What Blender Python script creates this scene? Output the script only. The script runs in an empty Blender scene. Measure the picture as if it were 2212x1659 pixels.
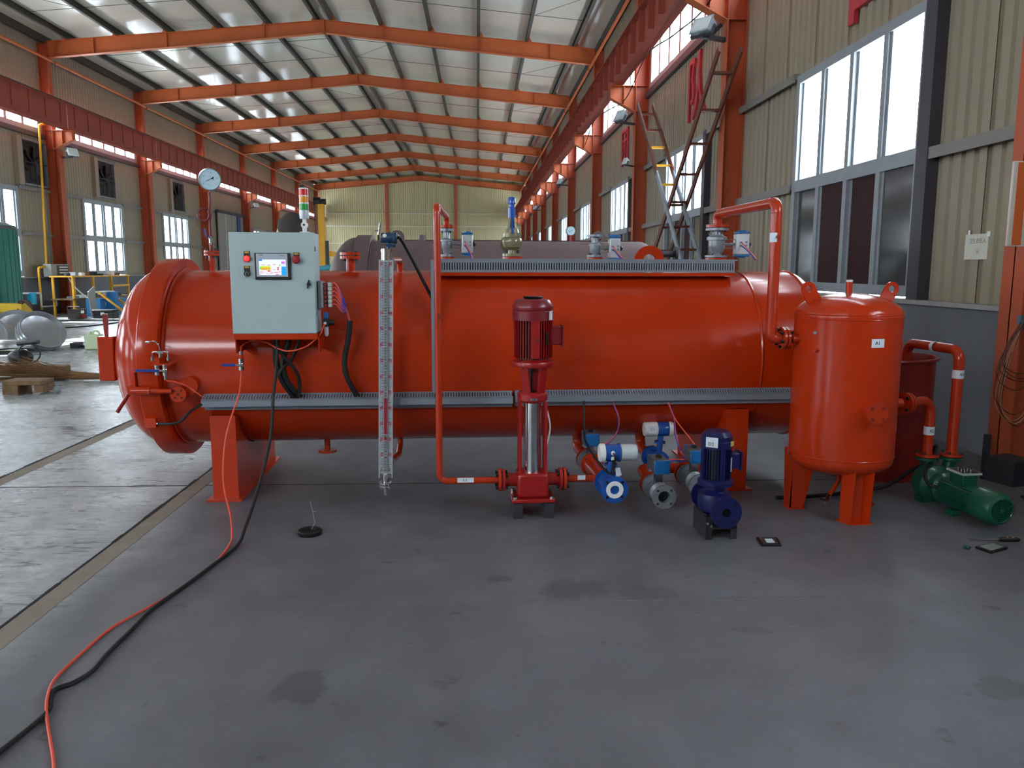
import bpy, math, random
from mathutils import Vector, Matrix
random.seed(7)
SC = bpy.context.scene
COL = SC.collection
PI = math.pi
# ------------------------------------------------------------------ camera
cam_d = bpy.data.cameras.new('camera'); cam = bpy.data.objects.new('camera', cam_d); COL.objects.link(cam)
cam_d.sensor_width = 36.0; cam_d.lens = 36.0*1713.7/2212; cam_d.clip_end = 400; cam_d.clip_start = .05
cam.matrix_world = (Matrix.Translation((0, 0, 1.5)) @ Matrix.Rotation(-0.0437, 4, 'Z')
                    @ Matrix.Rotation(PI/2-0.1443, 4, 'X') @ Matrix.Rotation(0.0021, 4, 'Z'))
SC.camera = cam
# ------------------------------------------------------------------ sky, sun, exposure
world = bpy.data.worlds.new('sky'); SC.world = world; world.use_nodes = True
bg = world.node_tree.nodes['Background']
bg.inputs[0].default_value = (0.86, 0.93, 1.0, 1); bg.inputs[1].default_value = 18.5
sun_d = bpy.data.lights.new('sun', 'SUN'); sun_d.energy = 26; sun_d.angle = .01; sun_d.color = (1, .95, .86)
sun = bpy.data.objects.new('sun', sun_d); COL.objects.link(sun)
sun.rotation_euler = Vector((.66, -.14, -.74)).to_track_quat('-Z', 'Y').to_euler()
vs = SC.view_settings
vs.view_transform = 'Standard'; vs.look = 'None'; vs.exposure = 0.12; vs.gamma = 1.0; vs.use_curve_mapping = False

# ------------------------------------------------------------------ materials
def lin(h):
    h = h.lstrip('#'); c = [int(h[i:i+2], 16)/255 for i in (0, 2, 4)]
    return tuple((x/12.92 if x <= .04045 else ((x+.055)/1.055)**2.4) for x in c)+(1,)
MATS = {}
def M(name, col, rough=.5, metal=0, var=0, vscale=6, bump=0, bscale=40, coat=0, emit=None, es=0, spec=.5, coord='Object'):
    if name in MATS: return MATS[name]
    m = bpy.data.materials.new(name); m.use_nodes = True; MATS[name] = m
    nt = m.node_tree; b = nt.nodes['Principled BSDF']
    c = lin(col)
    b.inputs['Base Color'].default_value = c; b.inputs['Roughness'].default_value = rough
    b.inputs['Metallic'].default_value = metal; b.inputs['Coat Weight'].default_value = coat
    b.inputs['Coat Roughness'].default_value = .08; b.inputs['Specular IOR Level'].default_value = spec
    if emit: b.inputs['Emission Color'].default_value = lin(emit); b.inputs['Emission Strength'].default_value = es
    if var or bump:
        tc = nt.nodes.new('ShaderNodeTexCoord')
        if var:
            n = nt.nodes.new('ShaderNodeTexNoise'); n.inputs['Scale'].default_value = vscale; n.inputs['Detail'].default_value = 6
            r = nt.nodes.new('ShaderNodeMapRange'); r.inputs[1].default_value = .3; r.inputs[2].default_value = .7
            r.inputs[3].default_value = 1-var; r.inputs[4].default_value = 1+var*.6
            mx = nt.nodes.new('ShaderNodeMix'); mx.data_type = 'RGBA'; mx.blend_type = 'MULTIPLY'; mx.inputs[0].default_value = 1
            mx.inputs[6].default_value = c
            nt.links.new(tc.outputs[coord], n.inputs['Vector']); nt.links.new(n.outputs['Fac'], r.inputs[0])
            nt.links.new(r.outputs[0], mx.inputs[7]); nt.links.new(mx.outputs[2], b.inputs['Base Color'])
        if bump:
            n2 = nt.nodes.new('ShaderNodeTexNoise'); n2.inputs['Scale'].default_value = bscale; n2.inputs['Detail'].default_value = 3
            bp = nt.nodes.new('ShaderNodeBump'); bp.inputs['Strength'].default_value = bump; bp.inputs['Distance'].default_value = .01
            nt.links.new(tc.outputs[coord], n2.inputs['Vector']); nt.links.new(n2.outputs['Fac'], bp.inputs['Height'])
            nt.links.new(bp.outputs[0], b.inputs['Normal'])
    return m
RED = M('vessel_red_enamel', '#BC330D', .22, 0, .06, 3, .05, 16, .3, spec=.3)
PIPE = M('pipe_red_enamel', '#B63416', .24, 0, .08, 5, .05, 40, .3, spec=.35)
DRED = M('dark_red_enamel', '#8C1610', .35, 0, .08, 5, 0, 40, .3)
PUMPRED = M('pump_red', '#A01616', .35, 0, .08, 8, .1, 60, .3)
MAROON = M('motor_maroon', '#7A1420', .35, 0, .06, 8, 0, 40, .3)
ORANGE = M('frame_orange', '#C0602E', .5, 0, .1, 1.5)
COLUMN = M('column_paint', '#B85430', .5, 0, .14, 1.2)
GIRDER = M('girder_red_oxide', '#9E4A38', .6, 0, .1, 1)
PRIMER = M('primer_brown', '#5C4A4C', .42, 0, .08, 2, .05, 60)
STEEL = M('galvanised_steel', '#8E9297', .4, .6, .1, 10)
CHROME = M('chrome', '#D8DADC', .12, 1)
BRUSHED = M('stainless', '#C2C6CA', .2, 1, .05, 8)
CASTGREY = M('valve_silver', '#8E959C', .35, .4, .08, 20, .1, 80)
ALU = M('aluminium', '#C6CBD0', .35, .3, .05, 12)
TRAY = M('tray_grey', '#7E8692', .5, 0, .06, 6)
BLACK = M('black_plastic', '#0D0D0E', .45)
RUBBER = M('black_rubber', '#101012', .6, 0, .2, 30)
DARKST = M('dark_steel', '#34343A', .55, .2, .25, 12)
BLUEP = M('pump_blue', '#131850', .3, 0, .1, 8, .08, 60, .2)
BLUEM = M('meter_blue', '#1550A0', .25, 0, .05, 8, 0, 40, .4)
BLUEC = M('cap_blue', '#1A68A8', .3, 0, .05, 8)
BLUEDK = M('transmitter_blue', '#1B3E60', .3, 0, .05, 8, 0, 40, .3)
BLUEH = M('handle_blue', '#20368C', .4)
MGREEN = M('motor_green', '#0E503E', .32, 0, .15, 8, .08, 50, .25)
TEAL = M('tank_green', '#1E7564', .5, 0, .12, 2)
CABINET = M('cabinet_grey', '#A9BDBF', .45, 0, .03, 3)
WHITE = M('white_plastic', '#E6E8E6', .45)
PAPER = M('label_paper', '#DCE6EE', .6)
INK = M('black_ink', '#15151C', .7)
REDINK = M('red_ink', '#B01030', .6)
OLIVE = M('valve_olive', '#8A8768', .25, .2, .08, 15, 0, 40, .3)
HOSE = M('orange_hose', '#E8563A', .4)
TUBEB = M('blue_tube', '#2E3FB4', .4)
YELLOW = M('yellow_paint', '#E0A420', .5, 0, .1, 4)
WYEL = M('welder_yellow', '#D8B020', .5, 0, .1, 4)
BLUEBOX = M('cabinet_blue', '#2272AC', .5, 0, .1, 4)
LGREY = M('panel_grey', '#9A9C98', .5, 0, .06, 3)
WALLM = M('wall_sheet', '#988D79', .55, 0, .08, .8, 0, 40)
ENDM = M('end_wall_sheet', '#C6BC92', .55, 0, .06, .5)
CONC = M('plinth_concrete', '#66696F', .8, 0, .12, 1.6, .15, 30)
LEDGE = M('ledge_concrete', '#9A9A98', .8, 0, .1, 4)
FRAMEW = M('window_aluminium', '#8F979D', .45, 0, .08, 6)
POSTM = M('post_dark', '#4A4850', .5, .3, .1, 3)
GIRT = M('girt_grey', '#84807C', .5, .2, .1, 3)
PURLIN = M('purlin_dark', '#48443C', .6, .2, .12, 2)
WOOD = M('old_wood', '#7A6040', .8, 0, .3, 12, .2, 40)
TWIG = M('broom_twig', '#7A5A38', .9)
MATW = M('wash_white', '#D8DCD0', .5)
REDCH = M('letter_red', '#B8323A', .45)
LIGHTR = M('lamp_red', '#D0141E', .25, 0, 0, 6, 0, 40, .5); LIGHTY = M('lamp_amber', '#E08E08', .25, 0, 0, 6, 0, 40, .5)
LIGHTG = M('lamp_green', '#149A38', .25, 0, 0, 6, 0, 40, .5)
LIT = M('lit_red_lamp', '#FF3030', .3, emit='#FF2A2A', es=2.5)
DIAL = M('dial_face', '#B9D6E4', .5)
SCREEN = M('screen_white', '#E8EEF4', .3, emit='#E8EEF4', es=.5)
def scr(n, c): return M('screen_'+n, c, .3, emit=c, es=.5)
SCREENPAD = M('wet_pad', '#3A1C1E', .6, 0, .4, 40, .5, 60, spec=.2)
FROST = M('grey_pane', '#3C4042', .12, 0, .05, 2)

def glassmat(name, tint=(.95, .98, 1), g=.06):
    m = bpy.data.materials.new(name); m.use_nodes = True; nt = m.node_tree
    for n in list(nt.nodes):
        if n.type != 'OUTPUT_MATERIAL': nt.nodes.remove(n)
    out = [n for n in nt.nodes][0]
    t = nt.nodes.new('ShaderNodeBsdfTransparent'); t.inputs[0].default_value = tint+(1,)
    gl = nt.nodes.new('ShaderNodeBsdfGlossy'); gl.inputs['Roughness'].default_value = .03
    mx = nt.nodes.new('ShaderNodeMixShader'); mx.inputs[0].default_value = g
    nt.links.new(t.outputs[0], mx.inputs[1]); nt.links.new(gl.outputs[0], mx.inputs[2]); nt.links.new(mx.outputs[0], out.inputs[0])
    return m
GLASS = glassmat('window_glass')

def floor_material():
    m = bpy.data.materials.new('concrete_floor'); m.use_nodes = True; nt = m.node_tree; L = nt.links.new
    b = nt.nodes['Principled BSDF']; tc = nt.nodes.new('ShaderNodeTexCoord')
    def noise(scale, det=5, sx=1, sy=1, rough=.55, rot=0):
        mp = nt.nodes.new('ShaderNodeMapping'); mp.inputs['Scale'].default_value = (sx, sy, 1); mp.inputs['Rotation'].default_value = (0, 0, rot)
        n = nt.nodes.new('ShaderNodeTexNoise'); n.inputs['Scale'].default_value = scale; n.inputs['Detail'].default_value = det
        n.inputs['Roughness'].default_value = rough
        L(tc.outputs['Object'], mp.inputs[0]); L(mp.outputs[0], n.inputs['Vector']); return n.outputs['Fac']
    def ramp(v, a, bb, lo, hi):
        r = nt.nodes.new('ShaderNodeMapRange'); r.inputs[1].default_value = a; r.inputs[2].default_value = bb
        r.inputs[3].default_value = lo; r.inputs[4].default_value = hi; L(v, r.inputs[0]); return r.outputs[0]
    def mul(a, bb, op='MULTIPLY'):
        x = nt.nodes.new('ShaderNodeMath'); x.operation = op
        for i, q in enumerate((a, bb)):
            if isinstance(q, (int, float)): x.inputs[i].default_value = q
            else: L(q, x.inputs[i])
        return x.outputs[0]
    sep = nt.nodes.new('ShaderNodeSeparateXYZ'); L(tc.outputs['Object'], sep.inputs[0])
    left = ramp(mul(sep.outputs[0], mul(noise(1.2, 3), .5), 'ADD'), -1.95, -1.45, 1, 0)     # worn slab past the expansion strip, also painted paler for the light there
    big = ramp(noise(.9, 5), .3, .7, .78, 1.14)
    mid = ramp(noise(3.5, 8, rough=.7), .25, .75, .82, 1.14)
    fine = ramp(noise(60, 3), .3, .7, .95, 1.05)
    spots = ramp(noise(5.5, 5, 1, 1.3, .6), .28, .35, .55, 1)
    spots2 = ramp(noise(13, 4, 1, 1.4, .6), .27, .32, .6, 1)
    def ridge(v, w, lo):
        return ramp(mul(mul(v, .5, 'SUBTRACT'), 0, 'ABSOLUTE'), w*.4, w, lo, 1)
    def masked(line, mask):      # keep the line only where the mask noise is high
        x = nt.nodes.new('ShaderNodeMix'); x.data_type = 'FLOAT'; L(mask, x.inputs[0]); x.inputs[2].default_value = 1; L(line, x.inputs[3]); return x.outputs[0]
    # rubbed dark scratches on the worn slab
    scr = masked(ridge(noise(1.1, 3, .5, 2.6, .5, .18), .012, .1), ramp(noise(2.3, 4), .5, .56, 0, 1))
    scr2 = masked(ridge(noise(2.2, 3, .5, 3.2, .5, -.25), .014, .2), ramp(noise(3.1, 4, rot=1), .5, .55, 0, 1))
    blots = ramp(noise(4.0, 6, .7, 2.6, .7, .1), .3, .36, .45, 1)
    scale_l = mul(blots, ramp(noise(8, 8, .8, 2.6, .8), .4, .62, .66, 1.32))
    val = mul(mul(big, mid), mul(fine, mul(spots, spots2)))
    lm = mul(mul(scr, scr2), scale_l)
    lmix = nt.nodes.new('ShaderNodeMix'); lmix.data_type = 'FLOAT'; L(left, lmix.inputs[0]); lmix.inputs[2].default_value = 1; L(lm, lmix.inputs[3])
    val = mul(val, lmix.outputs[0])
    # oil patches with their own outlines
    def patch(x, y, rx, ry, dark):
        nonlocal val
        nz = mul(noise(7, 5, rough=.6), 2.2)
        dx = mul(mul(sep.outputs[0], x, 'SUBTRACT'), 1/rx); dy = mul(mul(sep.outputs[1], y, 'SUBTRACT'), 1/ry)
        d = mul(mul(mul(dx, dx), mul(dy, dy), 'ADD'), nz, 'ADD')
        val = mul(val, ramp(d, 1.55, 1.75, dark, 1))
    for p in ((-.64, 2.72, .13, .15, .72), (.45, 3.55, .2, .16, .75), (.78, 3.5, .16, .12, .8), (.1, 3.7, .08, .06, .7), (1.15, 3.1, .14, .05, .75), (1.9, 2.6, .12, .1, .75)): patch(*p)
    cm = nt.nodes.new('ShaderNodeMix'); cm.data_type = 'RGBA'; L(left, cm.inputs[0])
    cm.inputs[6].default_value = lin('#696A71'); cm.inputs[7].default_value = lin('#A6ABAC')  # paler left tone paints in the brighter light and sheen on that side
    mx = nt.nodes.new('ShaderNodeMix'); mx.data_type = 'RGBA'; mx.blend_type = 'MULTIPLY'; mx.inputs[0].default_value = 1
    L(cm.outputs[2], mx.inputs[6]); L(val, mx.inputs[7]); L(mx.outputs[2], b.inputs['Base Color'])
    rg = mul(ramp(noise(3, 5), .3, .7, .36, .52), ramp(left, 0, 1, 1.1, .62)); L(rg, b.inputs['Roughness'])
    bp = nt.nodes.new('ShaderNodeBump'); bp.inputs['Strength'].default_value = .12; bp.inputs['Distance'].default_value = .01
    L(mul(noise(25, 6), mul(lmix.outputs[0], .6), 'ADD'), bp.inputs['Height']); L(bp.outputs[0], b.inputs['Normal'])
    return m
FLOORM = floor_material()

def roof_material():
    m = M('roof_liner', '#C9C5B8', .12, 0, .06, .5); nt = m.node_tree; b = nt.nodes['Principled BSDF']
    tc = nt.nodes.new('ShaderNodeTexCoord'); w = nt.nodes.new('ShaderNodeTexWave'); w.bands_direction = 'Y'; w.inputs['Scale'].default_value = 3.2
    bp = nt.nodes.new('ShaderNodeBump'); bp.inputs['Strength'].default_value = .06; bp.inputs['Distance'].default_value = .02
    nt.links.new(tc.outputs['Object'], w.inputs['Vector']); nt.links.new(w.outputs['Fac'], bp.inputs['Height']); nt.links.new(bp.outputs[0], b.inputs['Normal'])
    return m
ROOFM = roof_material()

# ------------------------------------------------------------------ mesh helpers
def basis(ax):
    ax = Vector(ax).normalized()
    t = Vector((0, 0, 1)) if abs(ax.z) < .9 else Vector((1, 0, 0))
    u = t.cross(ax).normalized(); return u, ax.cross(u), ax
def catmull(pts, n=6):
    P = [Vector(p) for p in pts]; Q = [P[0]*2-P[1]]+P+[P[-1]*2-P[-2]]; out = []
    for i in range(1, len(Q)-2):
        a, b, c, d = Q[i-1:i+3]
        for k in range(n):
            t = k/n
            out.append(.5*((2*b)+(c-a)*t+(2*a-5*b+4*c-d)*t*t+(3*b-a-3*c+d)*t**3))
    return out+[P[-1]]
def fillet(pts, r, n=6):
    P = [Vector(p) for p in pts]; out = [P[0]]
    for a, b, c in zip(P, P[1:], P[2:]):
        d1 = (a-b).normalized(); d2 = (c-b).normalized(); half = d1.angle(d2)/2
        L = min(r/math.tan(half), (a-b).length*.49, (c-b).length*.49); rr = L*math.tan(half)
        cc = b+(d1+d2).normalized()*(rr/math.sin(half)); s = b+d1*L; e = b+d2*L
        v0 = s-cc; v1 = e-cc; ang = v0.angle(v1); ax = v0.cross(v1)
        for k in range(n+1): out.append(cc+Matrix.Rotation(ang*k/n, 3, ax) @ v0)
    return out+[P[-1]]
class MB:
    def __init__(s): s.v = []; s.f = []
    def add(s, vs, fs):
        o = len(s.v); s.v += [Vector(p) for p in vs]; s.f += [tuple(i+o for i in f) for f in fs]; return s
    def box(s, x0, x1, y0, y1, z0, z1):
        return s.add([(x, y, z) for x in (x0, x1) for y in (y0, y1) for z in (z0, z1)],
                     [(0, 1, 3, 2), (4, 6, 7, 5), (0, 4, 5, 1), (2, 3, 7, 6), (0, 2, 6, 4), (1, 5, 7, 3)])
    def obox(s, c, size, R=None):
        h = Vector(size)/2; R = R or Matrix.Identity(3); c = Vector(c)
        return s.add([c+R @ Vector((x*h.x, y*h.y, z*h.z)) for x in (-1, 1) for y in (-1, 1) for z in (-1, 1)],
                     [(0, 1, 3, 2), (4, 6, 7, 5), (0, 4, 5, 1), (2, 3, 7, 6), (0, 2, 6, 4), (1, 5, 7, 3)])
    def bar(s, p0, p1, w, h, up=(0, 0, 1)):
        p0 = Vector(p0); p1 = Vector(p1); d = (p1-p0); L = d.length; d.normalize(); up = Vector(up)
        if abs(d.dot(up)) > .98: up = Vector((0, 1, 0))
        u = d.cross(up).normalized(); w2 = u.cross(d)
        R = Matrix((u, d, w2)).transposed(); return s.obox((p0+p1)/2, (w, L, h), R)
    def lathe(s, prof, p0=(0, 0, 0), ax=(0, 0, 1), seg=24, a0=0, a1=2*PI):
        u, w, a = basis(ax); p0 = Vector(p0); full = abs(a1-a0-2*PI) < 1e-6; n = seg if full else seg+1; vs = []
        for r, h in prof:
            for k in range(n):
                t = a0+(a1-a0)*k/seg; vs.append(p0+a*h+(u*math.cos(t)+w*math.sin(t))*r)
        fs = []
        for i in range(len(prof)-1):
            for k in range(seg):
                k2 = (k+1) % n if full else k+1
                q = (i*n+k, i*n+k2, (i+1)*n+k2, (i+1)*n+k)
                if prof[i][0] < 1e-7: q = (i*n, q[2], q[3])
                elif prof[i+1][0] < 1e-7: q = (q[0], q[1], (i+1)*n)
                fs.append(q)
        return s.add(vs, fs)
    def cyl(s, p0, p1, r, r1=None, seg=16):
        p0 = Vector(p0); p1 = Vector(p1); d = p1-p0; r1 = r if r1 is None else r1
        return s.lathe([(0, 0), (r, 0), (r1, d.length), (0, d.length)], p0, d, seg)
    def ring(s, p0, p1, ro, ri, seg=24):
        p0 = Vector(p0); d = Vector(p1)-p0; L = d.length
        return s.lathe([(ri, 0), (ro, 0), (ro, L), (ri, L), (ri, 0)], p0, d, seg)
    def tube(s, path, r, seg=8):
        P = [Vector(p) for p in path]; P = [p for i, p in enumerate(P) if i == 0 or (p-P[i-1]).length > 1e-6]
        T = [(P[min(i+1, len(P)-1)]-P[max(i-1, 0)]).normalized() for i in range(len(P))]
        u, w, _ = basis(T[0]); vs = []
        for i, p in enumerate(P):
            if i:
                q = T[i-1].rotation_difference(T[i]); u = q @ u; w = q @ w
            vs += [p+(u*math.cos(2*PI*k/seg)+w*math.sin(2*PI*k/seg))*r for k in range(seg)]
        n = len(P)
        fs = [(i*seg+k, i*seg+(k+1) % seg, (i+1)*seg+(k+1) % seg, (i+1)*seg+k) for i in range(n-1) for k in range(seg)]
        fs += [tuple(range(seg))[::-1], tuple(range((n-1)*seg, n*seg))]
        return s.add(vs, fs)
    def prism(s, poly, o, u, v, w):
        """polygon (a,b) in plane o+a*u+b*v, thickness vector w"""
        o, u, v, w = map(Vector, (o, u, v, w)); n = len(poly)
        vs = [o+u*a+v*b for a, b in poly]; vs += [p+w for p in vs]
        return s.add(vs, [tuple(range(n))[::-1], tuple(range(n, 2*n))]+[(i, (i+1) % n, n+(i+1) % n, n+i) for i in range(n)])
    def sphere(s, c, r, sc=(1, 1, 1), seg=16, rings=10):
        c = Vector(c); pr = [(math.sin(PI*i/rings)*r, -math.cos(PI*i/rings)*r) for i in range(rings+1)]
        m = MB().lathe(pr, (0, 0, 0), (0, 0, 1), seg)
        return s.add([c+Vector((p.x*sc[0], p.y*sc[1], p.z*sc[2])) for p in m.v], m.f)
    def torus(s, c, ax, R, r, seg=32, rs=8):
        return s.lathe([(R+r*math.cos(2*PI*k/rs), r*math.sin(2*PI*k/rs)) for k in range(rs+1)], c, ax, seg)
    def xf(s, Mx): s.v = [Mx @ p for p in s.v]; return s
    def mesh(s, name, org=(0, 0, 0)):
        org = Vector(org); me = bpy.data.meshes.new(name); me.from_pydata([p-org for p in s.v], [], s.f)
        me.validate(); me.update()
        import bmesh
        bm = bmesh.new(); bm.from_mesh(me); bmesh.ops.remove_doubles(bm, verts=bm.verts, dist=1e-6)
        bmesh.ops.recalc_face_normals(bm, faces=bm.faces); bm.to_mesh(me); bm.free()
        me.polygons.foreach_set('use_smooth', [True]*len(me.polygons)); me.set_sharp_from_angle(angle=.6)
        return me
ORG = {}
ID = Matrix.Identity(4)
TH = math.radians(2.2)
TF = Matrix.Translation((0, 5.72, 0)) @ Matrix.Rotation(TH, 4, 'Z')      # frame of the red vessel: x along its axis, -y to the viewer
def tag(o, label=None, cat=None, group=None, kind=None):
    if label: o['label'] = label
    if cat: o['category'] = cat
    if group: o['group'] = group
    if kind: o['kind'] = kind
    return o
def thing(name, label, cat, org=(0, 0, 0), F=ID, group=None):
    o = bpy.data.objects.new(name, None); COL.objects.link(o); o.empty_display_size = .1
    o.matrix_world = F @ Matrix.Translation(org); ORG[o.name] = Vector(org)
    return tag(o, label, cat, group)
def part(mb, name, mat, parent, bevel=0, kind=None, label=None):
    me = mb.mesh(name, ORG[parent.name]); me.materials.append(mat)
    o = bpy.data.objects.new(name, me); COL.objects.link(o); o.parent = parent; ORG[o.name] = ORG[parent.name]
    if bevel: bev(o, bevel)
    return tag(o, label=label, kind=kind)
def bev(o, w):
    b = o.modifiers.new('bevel', 'BEVEL'); b.width = w; b.segments = 2; b.limit_method = 'ANGLE'; b.angle_limit = .6
def solo(mb, name, mat, label, cat, org=None, F=ID, group=None, bevel=0):
    if org is None:
        xs = [p.x for p in mb.v]; ys = [p.y for p in mb.v]; zs = [p.z for p in mb.v]
        org = ((min(xs)+max(xs))/2, (min(ys)+max(ys))/2, min(zs))
    me = mb.mesh(name, org); me.materials.append(mat)
    o = bpy.data.objects.new(name, me); COL.objects.link(o); o.matrix_world = F @ Matrix.Translation(org); ORG[o.name] = Vector(org)
    if bevel: bev(o, bevel)
    return tag(o, label, cat, group)
def struct(mb, name, mat):
    me = mb.mesh(name); me.materials.append(mat); o = bpy.data.objects.new(name, me); COL.objects.link(o); ORG[o.name] = Vector()
    o['kind'] = 'structure'; return o
def struct_root(name):
    o = bpy.data.objects.new(name, None); COL.objects.link(o); ORG[o.name] = Vector(); o['kind'] = 'structure'; return o
def shared(me, name, parent, loc, scale=None, rotz=0):
    o = bpy.data.objects.new(name, me); COL.objects.link(o); o.parent = parent; o.location = Vector(loc)-ORG[parent.name]
    if scale: o.scale = scale
    o.rotation_euler.z = rotz; ORG[o.name] = ORG[parent.name]; return o
def copy_tree(o, Mx, label=None, parent=None):
    c = o.copy(); COL.objects.link(c)
    if parent is None:
        c.matrix_world = Mx
        if label: c['label'] = label
    else: c.parent = parent
    for ch in o.children: copy_tree(ch, None, None, c)
    return c
def text(body, size, pos, mat, parent, name='lettering', R=None, depth=.0006, sx=1, align='CENTER', spacing=1, bold=0):
    cu = bpy.data.curves.new('t', 'FONT'); cu.body = body; cu.size = size; cu.extrude = depth; cu.align_x = align; cu.align_y = 'CENTER'
    cu.resolution_u = 2; cu.space_character = spacing; cu.offset = bold
    t = bpy.data.objects.new('t', cu); COL.objects.link(t)
    dg = bpy.context.evaluated_depsgraph_get(); me = bpy.data.meshes.new_from_object(t.evaluated_get(dg))
    bpy.data.objects.remove(t); me.name = name; me.materials.clear(); me.materials.append(mat)
    R = R or Matrix.Rotation(PI/2, 4, 'X')
    me.transform(Matrix.Translation(Vector(pos)-ORG[parent.name]) @ R @ Matrix.Diagonal((sx, 1, 1, 1)))
    o = bpy.data.objects.new(name, me); COL.objects.link(o); o.parent = parent; ORG[o.name] = ORG[parent.name]; return o
def bolts(mb, c, ax, R, n, r=.008, L=.05, ph=0):
    u, w, a = basis(ax); c = Vector(c)
    for k in range(n):
        t = ph+2*PI*k/n; p = c+(u*math.cos(t)+w*math.sin(t))*R
        mb.cyl(p-a*L/2, p+a*L/2, r*.55, seg=6); mb.cyl(p-a*L/2, p-a*(L/2-r), r, seg=6); mb.cyl(p+a*(L/2-r), p+a*L/2, r, seg=6)
    return mb
ORD = ['nearest', 'second', 'third', 'fourth', 'fifth', 'sixth', 'seventh', 'eighth', 'ninth', 'tenth', 'eleventh', 'twelfth']
# ------------------------------------------------------------------ the hall
XL, XR, XG = -13.98, 4.20, -4.89
YF = [5.61+7.2*k for k in range(-2, 10)]
Y0, Y1 = YF[0]-.15, YF[-1]+.25
def zroof(x): return 9.61-.0887*abs(x-XG)
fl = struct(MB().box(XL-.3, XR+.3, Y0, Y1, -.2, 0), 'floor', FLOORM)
STRIP = M('tan_filler', '#8F8478', .75, 0, .15, 6); JOINT = M('joint_black', '#141416', .8)
for a, b in ((-2.0, -1.895), (-3.43, -3.32)): part(MB().box(a, b, Y0, Y1, 0, .0015), 'joint_strip', STRIP, fl)
for xj in (-2.012, -3.442):
    mb = MB(); y = Y0
    while y < 40:
        w = random.uniform(.012, .034); l = random.uniform(.1, .3); mb.box(xj-w/2, xj+w/2, y, y+l, 0, .002); y += l
    part(mb, 'joint_line', JOINT, fl)
for yj in (5.46, 11.6, 17.7):
    part(MB().box(XL, XR, yj-.005, yj+.005, 0, .0012), 'joint_line', JOINT, fl)
part(MB().box(-.9, 1.6, 3.42, 3.432, 0, .0008), 'joint_line', M('faint_joint', '#6A696F', .7), fl)

# walls: plinth, backing, ribbed sheets
ZP, ZW, ZC0, ZC1 = 1.22, 3.95, 5.74, 6.95
PANELS = {}
def panel_mesh(w, h, mat, dp=.03):
    k = (round(w, 3), round(h, 3), mat.name, dp)
    if k not in PANELS:
        pts = []; n = max(1, round(w/.19)); p = w/n
        for i in range(n): pts += [(i*p+.002, -.024), (i*p+p*.56, -.024), (i*p+p*.62, dp-.024), (i*p+p*.94, dp-.024)]
        pts += [(w-.008, -.024), (w-.008, .02)]
        m = MB(); N = len(pts)
        m.add([(d, u, 0) for u, d in pts]+[(d, u, h) for u, d in pts], [(i, i+1, N+i+1, N+i) for i in range(N-1)])
        me = m.mesh('panel'); me.materials.append(mat); PANELS[k] = me
    return PANELS[k]
def sheet(parent, x, y0, y1, z0, z1, side, mat=WALLM):
    n = max(1, round((y1-y0)/.95)); w = (y1-y0)/n
    for i in range(n):
        me = panel_mesh(w, z1-z0, mat, .03 if side == 'R' else .014)
        if side == 'R': shared(me, 'panel', parent, (x, y0+i*w, z0))
        elif side == 'L': shared(me, 'panel', parent, (x, y0+(i+1)*w, z0), rotz=PI)
        else: shared(me, 'panel', parent, (y0+(i+1)*w, x, z0), rotz=PI/2)
WIN = []
nwin = 0
def portal(x, y0, y1, z0, z1, d):
    ld = bpy.data.lights.new('portal', 'AREA'); ld.shape = 'RECTANGLE'; ld.size = y1-y0; ld.size_y = z1-z0; ld.cycles.is_portal = True
    o = bpy.data.objects.new('window_daylight', ld); COL.objects.link(o); o.location = (x, (y0+y1)/2, (z0+z1)/2)
    o.rotation_euler = (PI/2, 0, PI/2 if d > 0 else -PI/2)
def window(x, side, y0, y1, rows, ncol, mats=None, fw=.085, depth=.08):
    """rows: list of (z0,z1); mats[row][col]"""
    global nwin; nwin += 1
    r = struct_root('window_%d' % nwin); s = -1 if side == 'R' else 1
    za, zb = rows[0][0], rows[-1][1]; xa, xb = sorted((x, x+s*depth))
    m = MB()
    m.box(xa, xb, y0, y0+fw, za, zb).box(xa, xb, y1-fw, y1, za, zb).box(xa, xb, y0+fw, y1-fw, zb-fw, zb).box(xa, xb, y0+fw, y1-fw, za, za+fw)
    part(m, 'window_frame', FRAMEW, r)
    for (a, b), (c, d) in zip(rows, rows[1:]): part(MB().box(xa, xb, y0+fw, y1-fw, b-fw*.6, c+fw*.6), 'transom', FRAMEW, r)
    cw = (y1-y0-fw)/ncol
    for ri, (z0, z1) in enumerate(rows):
        lo = z0+(fw if ri == 0 else fw*.6); hi = z1-(fw if ri == len(rows)-1 else fw*.6)
        for c in range(ncol):
            ya = y0+fw/2+c*cw; yb = ya+cw
            if c: part(MB().box(xa, xb, ya-fw*.42, ya+fw*.42, lo, hi), 'mullion', FRAMEW, r)
            mt = mats[ri][c] if mats else GLASS
            xp = x+s*depth*(.3 if c % 2 else .55)
            part(MB().box(xp-.003, xp+.003, ya+fw*.42, yb-fw*.42, lo, hi), 'pane', mt, r)
            if depth > .07: # sash stiles of the sliding leaf
                part(MB().box(xp-.012, xp+.012, ya+fw*.42, ya+fw*.85, lo, hi).box(xp-.012, xp+.012, yb-fw*.85, yb-fw*.42, lo, hi), 'sash', FRAMEW, r)
    return r
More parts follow.
